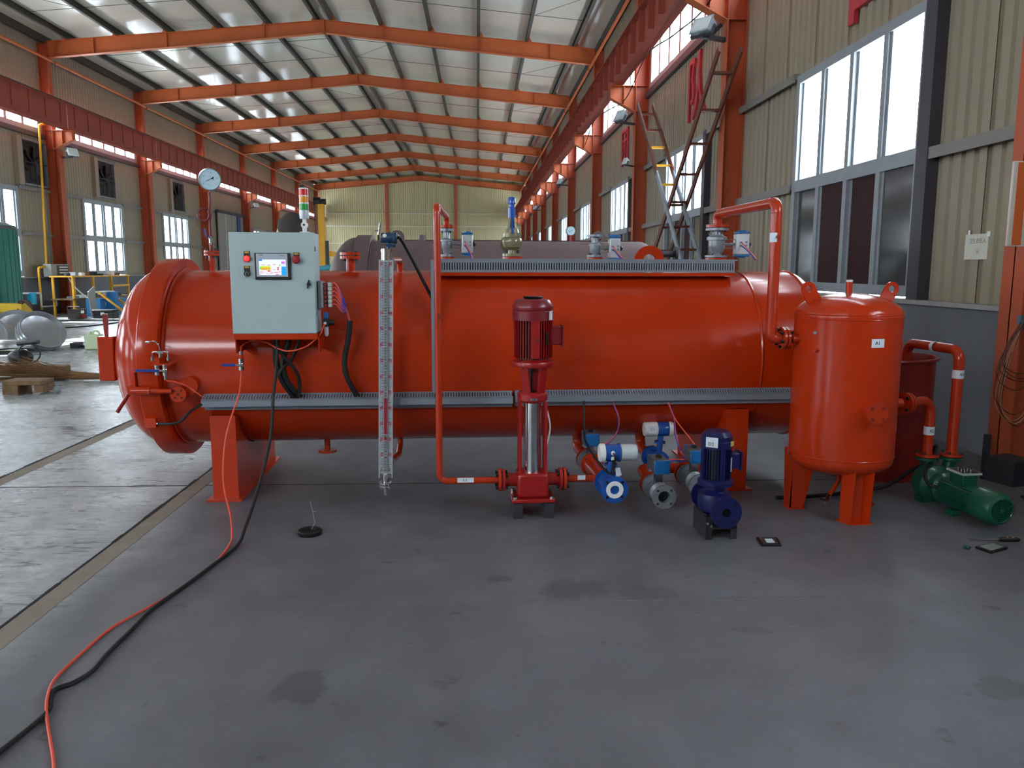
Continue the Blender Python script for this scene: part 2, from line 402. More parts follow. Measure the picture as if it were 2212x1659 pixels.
for side, X in (('R', XR), ('L', XL)):
    s = 1 if side == 'R' else -1
    bx = sorted((X+s*.03, X+s*.15)); m = MB(); sheets = []
    m2 = MB()
    for i in range(len(YF)-1):
        a, b = YF[i], YF[i+1]
        wy = (a+1.82, a+4.88) if side == 'R' else (a+2.03, a+5.27)
        door = side == 'L' and i == 7
        solid = side == 'R' and i < 1  # unseen bay closed to keep light off the near right side
        if solid:
            m.box(*bx, a, b, ZP, ZC1); sheets.append((a+.02, b-.02, ZP, ZC1)); m.box(*bx, a, b, ZC1, 9.2); continue
        if door: m.box(*bx, a, b, ZP, 4.5)
        else:
            for p, q in ((a, wy[0]), (wy[1], b)):
                m.box(*bx, p, q, ZP, ZW); sheets.append((p+.02, q-.02, ZP, ZW))
        m.box(*bx, a, b, 4.5 if door else ZW, ZC0); sheets.append((a+.02, b-.02, 4.5 if door else ZW, ZC0))
        if side == 'R' and i == 1: m.box(*bx, a, b, ZC0, ZC1); sheets.append((a+.02, b-.02, ZC0, ZC1))  # unseen clerestory closed here to darken the near right floor
        m.box(*bx, a, a+.32, ZC0, ZC1).box(*bx, b-.32, b, ZC0, ZC1); m.box(*bx, a, b, ZC1, 9.2); sheets.append((a+.02, b-.02, ZC1, 8.8))
        sheets += [(a, a+.32, ZC0, ZC1), (b-.32, b, ZC0, ZC1)]
    wall = struct(m, 'wall_right' if side == 'R' else 'wall_left', WALLM)
    for p, q, z0, z1 in sheets:
        if q > 0: sheet(wall, X, p, q, z0, z1, side)
    pl = sorted((X-s*.1, X+s*.2))
    part(MB().box(*pl, Y0, Y1, 0, ZP-.04), 'plinth', CONC, wall)
    lg = sorted((X-s*.14, X+s*.1)); part(MB().box(*lg, Y0, Y1, ZP-.04, ZP), 'ledge', LEDGE, wall)
    for i in range(len(YF)-1):
        a, b = YF[i], YF[i+1]
        if side == 'R' and i < 1: continue
        wy = (a+1.82, a+4.88) if side == 'R' else (a+2.03, a+5.27)
        gx = sorted((X-s*.02, X-s*.12))
        for z in (2.56, ZW):
            if side == 'L' and i == 7: continue
            for p, q in ((a+.13, wy[0]), (wy[1], b-.13)):
                part(MB().box(*gx, p, q, z-.035, z+.035).box(*sorted((X-s*.1, X-s*.12)), p, q, z-.07, z-.035), 'girt', GIRT, wall)
        part(MB().box(*gx, a+.13, b-.13, ZC0-.16, ZC0-.02), 'girt', POSTM, wall)
        if side == 'R' and 2 <= i <= 5: part(MB().box(XR-.13, XR-.01, wy[0]-.2, wy[0]-.01, ZP, ZW), 'window_post', POSTM, wall)
        # windows
        if not (side == 'L' and i == 7):
            if side == 'R':
                mats = [[FROST, SCREENPAD, SCREENPAD, FROST], [GLASS]*4]
                mats[0] = mats[0][::-1]
            else: mats = None
            window(X, side, wy[0], wy[1], [(ZP+.02, 2.55), (2.57, ZW)], 4, mats, .105 if side == 'R' else .16)
            portal(X-s*.12, wy[0], wy[1], 2.57 if side == 'R' else ZP, ZW, s)
        if side == 'R' and i == 1: continue
        window(X, side, a+.32, b-.32, [(ZC0, ZC1)], 7, None, .15, .05)
        portal(X-s*.1, a+.32, b-.32, ZC0, ZC1, s)
# far gable wall
wf = struct(MB().box(XL-.15, XR+.15, Y1, Y1+.15, 0, 10), 'wall_far', ENDM)
x = XL
while x < XR-.1:
    w = min(.95, XR-x); zt = zroof(x+w/2)+.02
    for a, b in ((0.02, 3.62), (3.7, 5.08), (5.16, 6.16), (6.24, zt)):
        shared(panel_mesh(round(w, 3), round(b-a, 2), ENDM), 'panel', wf, (x+w, Y1-.02, a), rotz=PI/2)
    x += w
for z in (3.66, 5.12, 6.2): part(MB().box(XL, XR, Y1-.12, Y1, z-.05, z+.05), 'girt', M('girt_pale', '#D0CBB4', .5), wf)
# gable behind the viewer
wb = struct(MB().box(XL-.15, XR+.15, Y0-.15, Y0, 0, 5.2).box(XL-.15, XR+.15, Y0-.15, Y0, 7.0, 9.9).box(XL-.15, XL+1.5, Y0-.15, Y0, 5.2, 7.0).box(-4.5, XR+.15, Y0-.15, Y0, 5.2, 7.0), 'wall_behind', WALLM)   # invented high opening, added to let soft fill light in
# roof
rl = MB()
for sx in (-1, 1):
    xe = XL-.2 if sx < 0 else XR+.2
    rl.prism([(XG, zroof(XG)), (xe, zroof(xe)), (xe, zroof(xe)+.08), (XG, zroof(XG)+.08)], (0, Y0-.2, 0), (1, 0, 0), (0, 0, 1), (0, Y1-Y0+.5, 0))
ceil = struct(rl, 'ceiling', ROOFM)
PD = (.28, 1.85, 3.43, 5.0, 6.58, 8.15)
for sx in (-1, 1):
    for d in PD:
        xx = XG+sx*d; z = zroof(xx)
        m = MB().box(xx-.01, xx+.01, Y0, Y1, z-.2, z-.002).box(xx-sx*.09 if sx > 0 else xx, xx if sx > 0 else xx+.09, Y0, Y1, z-.206, z-.19)
        m.box(min(xx, xx-sx*.07), max(xx, xx-sx*.07), Y0, Y1, z-.016, z-.003)
        part(m, 'purlin', PURLIN, ceil)
    xe = (XR-.18) if sx > 0 else (XL+.18)
    part(MB().box(xe-.05, xe+.05, Y0, Y1, zroof(xe)-.22, zroof(xe)-.002), 'eave_purlin', PURLIN, ceil)
    for i in range(4, len(YF)-1):
        for k in (1, 2):
            y = YF[i]+2.4*k; xa = XG+sx*.28; xb = XG+sx*8.15
            part(MB().tube([(xa, y, zroof(xa)-.08), (xb, y, zroof(xb)-.08)], .008, 5), 'sag_rod', PURLIN, ceil)
        y = YF[i]+2.4
        part(MB().tube([(XG+sx*6.58, y+2.4, zroof(XG+sx*6.58)-.1), (XG+sx*8.15, y, zroof(XG+sx*8.15)-.1)], .006, 5), 'sag_rod', PURLIN, ceil)
        part(MB().tube([(XG+sx*.28, y+2.4, zroof(XG+sx*.28)-.1), (XG+sx*1.85, y, zroof(XG+sx*1.85)-.1)], .006, 5), 'sag_rod', PURLIN, ceil)

# steel frames: columns, rafters, crane girders
def column(side, i):
    y = YF[i]; s = 1 if side == 'R' else -1; xi = 3.86 if s > 0 else -13.66; xo = XR-.03 if s > 0 else XL+.03
    zt = zroof(xo)-.22
    who = 'right' if s > 0 else 'left'
    vis = i-2 if s > 0 else i-5
    lab = ('orange-red steel column with crane bracket, %s along the %s wall from the camera' % (ORD[vis], who)) if vis >= 0 else 'steel column of the %s wall behind the camera' % who
    r = thing('steel_column', lab, 'column', (xi, y, 0), group='hall columns')
    a, b = sorted((xi, xi+s*.014)); part(MB().box(a, b, y-.125, y+.125, 0, zt), 'inner_flange', COLUMN, r)
    a, b = sorted((xo, xo-s*.014)); part(MB().box(a, b, y-.125, y+.125, 0, zt), 'outer_flange', COLUMN, r)
    a, b = sorted((xi, xo)); part(MB().box(a, b, y-.006, y+.006, 0, zt), 'web', COLUMN, r)
    # bracket carrying the girder
    xt = xi-s*.62
    br = MB().prism([(xi, 5.3), (xi, 5.88), (xt, 5.88), (xt, 5.62)], (0, y-.006, 0), (1, 0, 0), (0, 0, 1), (0, .012, 0))
    a, b = sorted((xi, xt)); br.box(a, b, y-.12, y+.12, 5.88, 5.9)
    br.prism([(xi, 5.3), (xt, 5.62), (xt, 5.605), (xi, 5.285)], (0, y-.12, 0), (1, 0, 0), (0, 0, 1), (0, .24, 0))
    for xx in (xi-s*.28, xt+s*.02): br.box(xx-.006, xx+.006, y-.11, y+.11, 5.44 if abs(xx-xi) < .4 else 5.6, 5.88)
    part(br, 'bracket', ORANGE, r)
    for z in (5.3, 5.89): part(MB().box(*sorted((xi, xo)), y-.12, y+.12, z-.006, z+.006), 'stiffener', COLUMN, r)
    if s < 0:   # deeper lower shaft under the crane bracket
        part(MB().box(xi, -13.5, y-.006, y+.006, 0, 5.3).box(-13.514, -13.5, y-.15, y+.15, 0, 5.3), 'lower_shaft', COLUMN, r)
    return r
def rafter(i):
    y = YF[i]; vis = i-5
    lab = 'orange roof rafter spanning the hall, %s in view from the camera' % ORD[vis] if vis >= 0 else 'orange roof rafter out of view overhead, %s before the nearest one in view' % ['one', 'two', 'three', 'four', 'five'][-vis-1]
    r = thing('roof_rafter', lab, 'rafter', (XG, y, 8.14), group='hall rafters')
    for sx in (-1, 1):
        xi = -13.66 if sx < 0 else 3.86
        st = [(xi, 8.14, 8.62), (XG+sx*6.4, 8.37, 8.83), (XG+sx*4.4, 8.56, 8.98), (XG, 9.02, 9.395)]
        part(MB().prism([(x, a) for x, a, b in st]+[(x, b) for x, a, b in st[::-1]], (0, y-.005, 0), (1, 0, 0), (0, 0, 1), (0, .01, 0)), 'web', ORANGE, r)
        f = MB()
        f.prism([(x, a) for x, a, b in st]+[(x, a-.012) for x, a, b in st[::-1]], (0, y-.1, 0), (1, 0, 0), (0, 0, 1), (0, .2, 0))
        part(f, 'bottom_flange', ORANGE, r)
        f = MB().prism([(x, b) for x, a, b in st]+[(x, b+.012) for x, a, b in st[::-1]], (0, y-.1, 0), (1, 0, 0), (0, 0, 1), (0, .2, 0))
        part(f, 'top_flange', ORANGE, r)
        c = MB()
        for d in PD:
            xx = XG+sx*d; zt = 9.4-.0887*d*1.0
            c.prism([(xx, zt-.02), (xx+sx*.02, zroof(xx)-.03), (xx+sx*.13, zt-.02)], (0, y-.09, 0), (1, 0, 0), (0, 0, 1), (0, .18, 0))
        part(c, 'purlin_cleats', ORANGE, r, kind='stuff')
        for d in (1.9, 5.0, 7.3):
            xx = XG+sx*d; k = [q for q in range(3) if min(st[q][0], st[q+1][0]) <= xx <= max(st[q][0], st[q+1][0])][0]
            t = (xx-st[k][0])/(st[k+1][0]-st[k][0]); za = st[k][1]+t*(st[k+1][1]-st[k][1]); zb = st[k][2]+t*(st[k+1][2]-st[k][2])
            part(MB().box(xx-.007, xx+.007, y-.095, y+.095, za, zb), 'stiffener', ORANGE, r)
    part(MB().box(XG-.014, XG+.014, y-.11, y+.11, 8.96, 9.44), 'ridge_plate', ORANGE, r)
for i in range(1, len(YF)):
    rafter(i)
    for sd in 'RL': column(sd, i)
STIFF = None
for side, xc in (('R', 3.42), ('L', -13.22)):
    s = 1 if side == 'R' else -1
    for i in range(1, len(YF)-1):
        a, b = YF[i]+.01, YF[i+1]-.01
        first = 2 if s > 0 else 4
        vis = i-first
        lab = ('dull red crane girder along the %s wall, %s span from the camera' % ('right' if s > 0 else 'left', ORD[vis])) if vis >= 0 else 'dull red crane girder of the %s wall, %s before the first span in view' % ('right' if s > 0 else 'left', ['one', 'two', 'three', 'four'][-vis-1])
        r = thing('crane_girder', lab, 'crane girder', (xc, a, 5.9), group='crane girders')
        part(MB().box(xc-.006, xc+.006, a, b, 5.915, 6.7), 'web', GIRDER, r)
        part(MB().box(xc-.13, xc+.13, a, b, 5.902, 5.917), 'bottom_flange', GIRDER, r)
        part(MB().box(xc-.15, xc+.15, a, b, 6.7, 6.716), 'top_flange', GIRDER, r)
        part(MB().box(xc-.03, xc+.03, a, b, 6.716, 6.8), 'rail', DARKST, r)
        if STIFF is None:
            STIFF = MB().box(-.12, .12, -.005, .005, 6.08-5.9, 6.699-5.9).mesh('stiffener'); STIFF.materials.append(GIRDER)
        for k in range(8): shared(STIFF, 'stiffener', r, (xc, a+.45+k*.9, 5.9), scale=(1, 1, 1) if s > 0 else (.3, 1, 1))
    for i in range(2, len(YF)-1):
        xe = 3.72 if s > 0 else -13.52
        vis = i-4
        lab = 'thin orange eave strut tube on the %s side, %s bay from the camera' % ('right' if s > 0 else 'left', ORD[max(vis, 0)]) if vis >= 0 else 'thin orange eave strut tube on the %s side, %s before the first bay in view' % ('right' if s > 0 else 'left', ['one', 'two', 'three', 'four'][-vis-1])
        solo(MB().tube([(xe, YF[i]+.1, 8.02), (xe, YF[i+1]-.1, 8.02)], .045, 8), 'eave_strut', ORANGE, lab, 'strut', group='eave struts')
for xx, lab in ((-9.36, 'left'), (-7.8, 'middle'), (-1.83, 'right')):
    if lab == 'left': continue
    solo(MB().box(xx-.12, xx+.12, Y1-.3, Y1-.13, 0, zroof(xx)-.3), 'gable_post', COLUMN, 'orange-red gable post on the far wall, %s of the two' % ('left' if xx < -4 else 'right'), 'post', group='gable posts')
# ------------------------------------------------------------------ the red pressure vessel
ZC, RV = .885, .6
def arc(r, a0, a1, n): return [(r*math.cos(a0+(a1-a0)*k/n), r*math.sin(a0+(a1-a0)*k/n)) for k in range(n+1)]
X = (1, 0, 0); Yv = (0, 1, 0); Zv = (0, 0, 1); NY = (0, -1, 0)
v = thing('pressure_vessel', 'long glossy orange-red horizontal pressure vessel with a dished door on two saddles', 'pressure vessel', (0, 0, 0), TF)
part(MB().lathe([(.57, -2.02), (RV, -2.02), (RV, 2.25), (.57, 2.25)], (0, 0, ZC), X, 128), 'shell', RED, v)
part(MB().lathe([(RV*math.cos(t), 2.25+.26*math.sin(t)) for t in [PI/2*k/14 for k in range(15)]], (0, 0, ZC), X, 128), 'rear_head', RED, v)
for s_ in (1.88, 2.25): part(MB().torus((s_, 0, ZC), X, RV, .009, 96, 6), 'weld_seam', RED, v)
part(MB().torus((-2.003, 0, ZC), X, RV+.004, .012, 96, 6), 'weld_seam', RED, v)
part(MB().lathe([(.55, -2.01), (.678, -2.01), (.68, -2.013), (.68, -2.132), (.677, -2.135), (.55, -2.135)], (0, 0, ZC), X, 128), 'locking_ring', RED, v)
part(MB().lathe([(.61, -2.1), (.61, -2.15)]+[(.61*math.cos(t), -2.15-.29*math.sin(t)) for t in [PI/2*k/20 for k in range(21)]], (0, 0, ZC), X, 128), 'door_head', RED, v)
for sc, w in ((-1.665, .16), (1.745, .15)):
    a = math.asin(.325/.605); pts = [(-.56, .012), (-.56, .56), (-.51, .56)]
    pts += [(.605*math.cos(t), ZC+.605*math.sin(t)) for t in [PI+a+(PI-2*a)*k/24 for k in range(25)]][1:]
    pts += [(.56, .56), (.56, .012)]
    sd = part(MB().prism(pts, (sc-w/2, 0, 0), Yv, Zv, (w, 0, 0)), 'saddle', RED, v)
    part(MB().box(sc-w/2-.035, sc+w/2+.03, -.6, .6, 0, .012), 'base_plate', RED, sd)
    part(MB().lathe([(.601, sc-.12), (.608, sc-.12), (.608, sc+.17), (.601, sc+.17)], (0, 0, ZC), X, 40, PI*.03 if False else -PI*.32-PI/2*0, PI*.0+PI*.32), 'wear_plate', RED, sd) if False else None
# lifting lug
def lug(mb, o, u, w, R, r, h, t):
    n = 20; out = [(-R, -h)]+[(-R*math.cos(PI*k/n), R*math.sin(PI*k/n)) for k in range(n+1)]+[(R, -h)]
    inn = [(r*math.cos(2*PI*k/n), r*math.sin(2*PI*k/n)) for k in range(n)]
    o = Vector(o); u = Vector(u); w = Vector(w); nn = Vector(t)
    # strip between outer outline and the eye
    ang = lambda p: math.atan2(p[1], p[0]) % (2*PI)
    N = 40; vs = []; 
    def outer(a):
        c, s = math.cos(a), math.sin(a)
        if s >= 0: return (R*c, R*s)
        k = min(R/abs(c) if abs(c) > 1e-6 else 1e9, h/abs(s)); return (k*c, k*s)
    for k in range(N):
        a = 2*PI*k/N
        for p in (outer(a), (r*math.cos(a), r*math.sin(a))):
            vs.append(o+u*p[0]+w*p[1])
    m = len(vs); vs += [p+nn for p in vs]; fs = []
    for k in range(N):
        a, b = 2*k, 2*((k+1) % N)
        fs += [(a, b, b+1, a+1), (m+a, m+a+1, m+b+1, m+b), (a, m+a, m+b, b), (a+1, b+1, m+b+1, m+a+1)]
    return mb.add(vs, fs)
part(lug(MB(), (1.245, -.012, 1.56), X, Zv, .108, .047, .09, (0, .024, 0)), 'lifting_lug', RED, v)
bn = part(MB().cyl((-.89, 0, 1.46), (-.89, 0, 1.57), .03, seg=20), 'nozzle', RED, v)
part(MB().cyl((-.89, 0, 1.565), (-.89, 0, 1.585), .071, seg=28), 'flange', RED, bn)
part(MB().cyl((-.89, 0, 1.591), (-.89, 0, 1.611), .071, seg=28), 'blind_flange', RED, bn)
part(bolts(MB(), (-.89, 0, 1.585), Zv, .055, 4, .01, .075, PI/4), 'bolts', DARKST, bn, kind='stuff')
dn = part(MB().cyl((-1.09, 0, .2), (-1.09, 0, .31), .021, seg=16), 'drain_nozzle', RED, v)
part(MB().ring((-1.09, 0, .184), (-1.09, 0, .2), .066, .02, 28), 'flange', RED, dn)
part(MB().box(-.27, 1.772, -.315, -.2, 1.452, 1.474), 'mounting_strip', RED, v)
# door gear
hb = part(MB().box(-2.52, -2.415, -.3, .06, .755, 1.05), 'hinge_box', RED, v, bevel=.008)
part(MB().prism([(-.011, 0), (-.017, .15), (.017, .15), (.011, 0)], (-2.46, -.29, 1.05), X, Zv, (0, .012, 0)), 'lever', DRED, hb)
lk = part(MB().cyl((-2.165, -.7, .748), (-2.05, -.7, .748), .024, seg=16).cyl((-2.05, -.7, .748), (-1.925, -.69, .742), .016, seg=16), 'locking_rod', RED, v)
part(MB().cyl((-2.19, -.6, .757), (-2.275, -.66, .607), .012, seg=10), 'lever', DRED, lk)
part(MB().box(-2.19, -2.12, -.7, -.56, .725, .775).box(-2.15, -2.14, -.7, -.62, .775, .86), 'lug_block', RED, lk)
bs = part(MB().cyl((-1.845, -.45, .765), (-1.845, -.63, .765), .058, seg=24), 'boss', RED, v)
cv = part(MB().cyl((-1.892, -.6, .722), (-1.892, -.685, .722), .05, seg=28), 'port_cover', RED, v)
part(MB().add([], []).cyl((-1.892, -.687, .722), (-1.892, -.69, .722), .007, seg=8).cyl((-1.912, -.687, .745), (-1.912, -.69, .745), .006, seg=8).cyl((-1.87, -.687, .745), (-1.87, -.69, .745), .006, seg=8).cyl((-1.912, -.687, .7), (-1.912, -.69, .7), .006, seg=8).cyl((-1.87, -.687, .7), (-1.87, -.69, .7), .006, seg=8), 'bolt_holes', BLACK, cv, kind='stuff')
part(MB().box(-2.04, -1.925, -.7, -.59, .905, .915).box(-2.03, -1.99, -.69, -.6, .915, .955), 'valve_shelf', RED, v)
part(MB().box(-2.13, -2.06, -.62, -.55, .5, .56), 'sensor_block', RED, v)

def ball_valve(name, label, F, handle=(-1, 0, 0), L=.06, group=None, r=.0145, hl=.1):
    """small brass-chrome ball valve, flow along local z, lever along handle"""
    r_ = thing(name, label, 'valve', (0, 0, 0), F, group)
    part(MB().cyl((0, 0, 0), (0, 0, L*.3), r*1.15, seg=8).lathe([(r*.8, L*.3), (r*1.1, L*.4), (r*1.1, L*.6), (r*.8, L*.7)], (0, 0, 0), Zv, 12).cyl((0, 0, L*.7), (0, 0, L), r*1.15, seg=8), 'valve_body', CHROME, r_)
    h = Vector(handle); p = Vector((0, -r*1.7, L*.5))
    part(MB().cyl((0, 0, L*.5), (0, -r*1.8, L*.5), r*.5, seg=8).bar(p, p+h*hl*.3, .003, .01, up=(0, 0, 1)), 'stem', STEEL, r_)
    part(MB().bar(p+h*hl*.25, p+h*hl, .008, .017, up=(0, 0, 1)), 'handle', BLUEH, r_, bevel=.003)
    return r_
ball_valve('ball_valve', 'chrome ball valve with blue lever on the vessel door ring, left of the pair', TF @ Matrix.Translation((-2.005, -.69, .845)), L=.062, hl=.125)
ball_valve('ball_valve', 'chrome ball valve with blue lever on the vessel door ring, right of the pair', TF @ Matrix.Translation((-1.957, -.69, .84)), L=.07, hl=.115)
t = thing('pipe_fitting', 'curved chrome pipe fittings above the blue-lever valves on the door ring', 'pipe fitting', (-1.98, -.69, .955), TF)
part(MB().cyl((-1.98, -.69, .955), (-1.98, -.69, .985), .012, seg=8).box(-2.0, -1.96, -.7, -.68, .98, .995), 'tee', CHROME, t)
for a, b in (((-2.0, -.69, .99), (-2.03, -.69, .955)), ((-1.96, -.69, .99), (-1.935, -.69, .955))):
    part(MB().tube(catmull([a, ((a[0]+b[0])/2*1.0+(b[0]-a[0])*.35, -.69, .985), b], 5), .005, 8).cyl((b[0], -.69, .935), b, .01, seg=8), 'elbow', CHROME, t)
part(MB().tube(catmull([(-1.98, -.69, .99), (-1.985, -.7, 1.03), (-2.01, -.7, 1.055), (-2.04, -.7, 1.05)], 5), .004, 8).cyl((-2.04, -.7, 1.05), (-2.06, -.7, 1.05), .01, seg=8), 'bleed_tube', CHROME, t)
part(MB().cyl((-1.957, -.69, .842), (-1.957, -.69, .815), .01, seg=8), 'tail', CHROME, t)
def cable(name, label, cat, pts, r, mat, F=TF, n=8, seg=8, group=None):
    return solo(MB().tube(catmull(pts, n), r, seg), name, mat, label, cat, F=F, group=group)
cable('air_hose', 'short red air hose from door valve to the lower cable tray', 'hose', [(-1.957, -.69, .82), (-1.95, -.69, .808), (-1.916, -.7, .806), (-1.84, -.7, .781), (-1.793, -.68, .74), (-1.75, -.65, .694)], .0042, HOSE)
cable('sensor_cable', 'black sensor cable from the door edge up to the tray end', 'cable', [(-2.05, -.61, .523), (-1.965, -.66, .53), (-1.887, -.68, .55), (-1.828, -.68, .609), (-1.765, -.64, .65)], .0085, RUBBER)
solo(MB().cyl((-2.1, -.6, .523), (-2.05, -.61, .523), .009, seg=10).cyl((-2.05, -.61, .523), (-2.02, -.63, .525), .006, seg=8), 'proximity_sensor', CHROME, 'small chrome proximity sensor under the vessel door', 'sensor', F=TF)

# ------------------------------------------------------------------ cable trays
def comb(mb, s0, s1, pitch, w, fn):
    n = int((s1-s0)/pitch)
    for k in range(n+1): fn(mb, s0+k*pitch, s0+k*pitch+w)
    return mb
t = thing('cable_tray', 'long slotted grey cable tray along the top of the red vessel', 'cable tray', (-.263, -.3, 1.476), TF)
m = MB().box(-.263, 1.772, -.305, -.3, 1.476, 1.492).box(-.263, 1.772, -.305, -.3, 1.54, 1.556)
comb(m, -.263, 1.762, .0173, .0105, lambda mb, a, b: mb.box(a, b, -.305, -.3, 1.492, 1.54)); part(m, 'slotted_front', TRAY, t)
part(MB().box(-.263, 1.772, -.225, -.22, 1.476, 1.556), 'back', TRAY, t)
part(MB().tube([(-.25, -.262, 1.512), (.5, -.26, 1.514), (1.2, -.262, 1.512), (1.765, -.26, 1.513)], .032, 10), 'shade_cable_fill', BLACK, t)  # black cable mass added so the slots read as shaded
part(MB().box(-.263, 1.772, -.3, -.225, 1.476, 1.479), 'floor_plate', TRAY, t)
part(MB().box(-.265, 1.79, -.31, -.21, 1.556, 1.566), 'cover', TRAY, t)
for k, (s0, s1, z0) in enumerate(((-1.768, .205, 0), (.222, 2.1, .003))):
    dn_ = -.0 if k == 0 else .025
    t = thing('cable_tray', ['lower slotted grey cable tray from the vessel door to the red pump', 'lower slotted grey cable tray from the red pump to the upright tank'][k], 'cable tray', (s0, -.64+dn_, .634+z0), TF)
    part(MB().box(s0, s1, -.645+dn_, -.64+dn_, .632+z0, .676+z0).box(s0, s1, -.64+dn_, -.56, .632+z0, .636+z0), 'cover', TRAY, t)
    a, b = Vector((0, -.645+dn_, .676+z0)), Vector((0, -.575, .706+z0)); d = b-a
    m = MB()
    def slab(mb, x0, x1, f0, f1):
        p, q = a+d*f0, a+d*f1
        mb.add([(x0, p.y, p.z), (x1, p.y, p.z), (x1, q.y, q.z), (x0, q.y, q.z), (x0, p.y, p.z-.004), (x1, p.y, p.z-.004), (x1, q.y, q.z-.004), (x0, q.y, q.z-.004)],
               [(0, 1, 2, 3), (7, 6, 5, 4), (0, 4, 5, 1), (1, 5, 6, 2), (2, 6, 7, 3), (3, 7, 4, 0)])
    slab(m, s0, s1, 0, .12); slab(m, s0, s1, .8, 1); comb(m, s0, s1-.01, .0173, .0105, lambda mb, p, q: slab(mb, p, q, .12, .8))
    part(m, 'slotted_top', TRAY, t)
    part(MB().box(s0, s1, -.575, -.57, .6+z0, .706+z0), 'back', TRAY, t)
    part(MB().box(s0+.004, s1-.004, -.632+dn_, -.58, .638+z0, .672+z0), 'shade_cable_fill', BLACK, t)  # black filler under the slots, painting the shade inside the tray
solo(MB().box(-.318, -.283, -.6, -.595, .7, 1.555).box(-.318, -.313, -.595, -.5, .7, 1.555).box(-.288, -.283, -.595, -.5, .7, 1.555).box(-.318, -.283, -.51, -.5, .7, 1.555), 'cable_duct', TRAY, 'vertical grey cable duct joining the upper and lower trays beside the tall pipe', 'cable duct', F=TF)
cable('signal_tubes', 'red air tube lying inside the upper cable tray', 'tube', [(-.2, -.27, 1.505), (.3, -.26, 1.52), (.45, -.28, 1.495), (.8, -.27, 1.5), (1.2, -.26, 1.515), (1.7, -.27, 1.5)], .004, HOSE)
cable('signal_tubes', 'blue air tube lying inside the upper cable tray', 'tube', [(-.2, -.25, 1.49), (.4, -.24, 1.5), (.9, -.25, 1.492), (1.25, -.25, 1.5), (1.7, -.25, 1.49)], .004, TUBEB)

# ------------------------------------------------------------------ control cabinet
c = thing('control_cabinet', 'pale grey-green control cabinet with touch screen on the front of the vessel', 'control cabinet', (-1.257, -.72, 1.07), TF)
s0, s1, z0, z1 = -1.505, -1.008, 1.11, 1.71
part(MB().box(s0, s1, -.79, -.62, z0, z1), 'body', CABINET, c, bevel=.006)
dr = part(MB().box(s0, s1, -.82, -.794, z0-.002, z1+.002), 'door', CABINET, c, bevel=.004)
for zz in (1.22, 1.6): part(MB().cyl((s1+.003, -.795, zz), (s1+.003, -.795, zz+.03), .004, seg=8), 'hinge', STEEL, dr)
hm = part(MB().box(-1.356, -1.147, -.834, -.82, 1.432, 1.59), 'touch_screen', BLACK, c, bevel=.004)
part(MB().box(-1.346, -1.163, -.8355, -.834, 1.45, 1.586), 'screen_surround', M('hmi_silver', '#AEB9C6', .4), hm)
def pix(a, b, e, d, col, nm='screen_area', k=0):   # fractions of the display
    X0, X1, Z0, Z1 = -1.329, -1.1735, 1.46, 1.551
    part(MB().box(X0+(X1-X0)*a, X0+(X1-X0)*b, -.837-.0003*k, -.8355, Z0+(Z1-Z0)*e, Z0+(Z1-Z0)*d), nm, col, hm)
pix(0, 1, 0, 1, SCREEN, 'display')
for a, b, e, d, cc in ((0, .12, .9, 1, '#2A8AD8'), (.83, .97, .72, .88, '#D070E0'), (.83, 1, 0, .55, '#18A0F0'), (.02, .1, .36, .55, '#58D838'), (.06, .42, .32, .48, '#E0A838'), (.06, .42, .48, .58, '#C8E030'), (.1, .22, .58, .66, '#D8E8E8'),
                       (.02, .14, .2, .23, '#E03050'), (.02, .15, .12, .15, '#E03050'), (.3, .42, .22, .3, '#E05048'), (.25, .34, .1, .13, '#E03050'), (.4, .5, .12, .16, '#E03050'), (.5, .62, .34, .37, '#E03050'), (.56, .7, .15, .19, '#D03050'),
                       (.08, .22, .66, .69, '#E03050'), (.3, .42, .62, .66, '#D86040'), (.5, .62, .66, .7, '#D04050'), (.68, .73, .3, .52, '#E04030'), (.7, .82, .2, .23, '#D03868'), (.74, .8, .58, .68, '#88D848'), (.6, .72, 0, .04, '#E03050'), (.42, .46, .3, .58, '#F0E0B0')):
    pix(a, b, e, d, scr(cc[1:], cc), k=1)
text('SIEMENS', .009, (-1.318, -.8358, 1.577), INK, hm, sx=.9)
text('TOUCH', .008, (-1.195, -.8358, 1.574), INK, hm, sx=.9)
for i, (xx, zz) in enumerate(((-1.401, 1.566), (-1.404, 1.479), (-1.112, 1.558))):
    part(MB().box(xx-.017, xx+.017, -.826, -.82, zz+.004, zz+.035), 'legend_plate', BLACK, c)
    part(MB().box(xx-.013, xx+.013, -.8275, -.826, zz+.022, zz+.032), 'legend_card', M('legend_gold', '#C09A38', .5), c)
part(MB().cyl((-1.401, -.82, 1.556), (-1.401, -.832, 1.556), .021, seg=20), 'lamp_bezel', DRED, c)
part(MB().lathe([(.0155, 0), (.0155, .008), (.011, .014), (0, .016)], (-1.401, -.832, 1.556), NY, 20), 'signal_lamp', LIT, c)
k = part(MB().cyl((-1.404, -.82, 1.468), (-1.404, -.834, 1.468), .018, seg=20), 'key_switch', BLACK, c)
part(MB().ring((-1.404, -.834, 1.468), (-1.404, -.837, 1.468), .011, .005, 16).box(-1.4055, -1.4025, -.856, -.836, 1.461, 1.475).box(-1.4065, -1.4015, -.857, -.855, 1.443, 1.462), 'key', CHROME, k)
part(MB().lathe([(.012, 0), (.012, .012), (.024, .016), (.024, .026), (.018, .032), (0, .034)], (-1.112, -.82, 1.55), NY, 24), 'emergency_button', M('mushroom_red', '#9C1E28', .35), c)
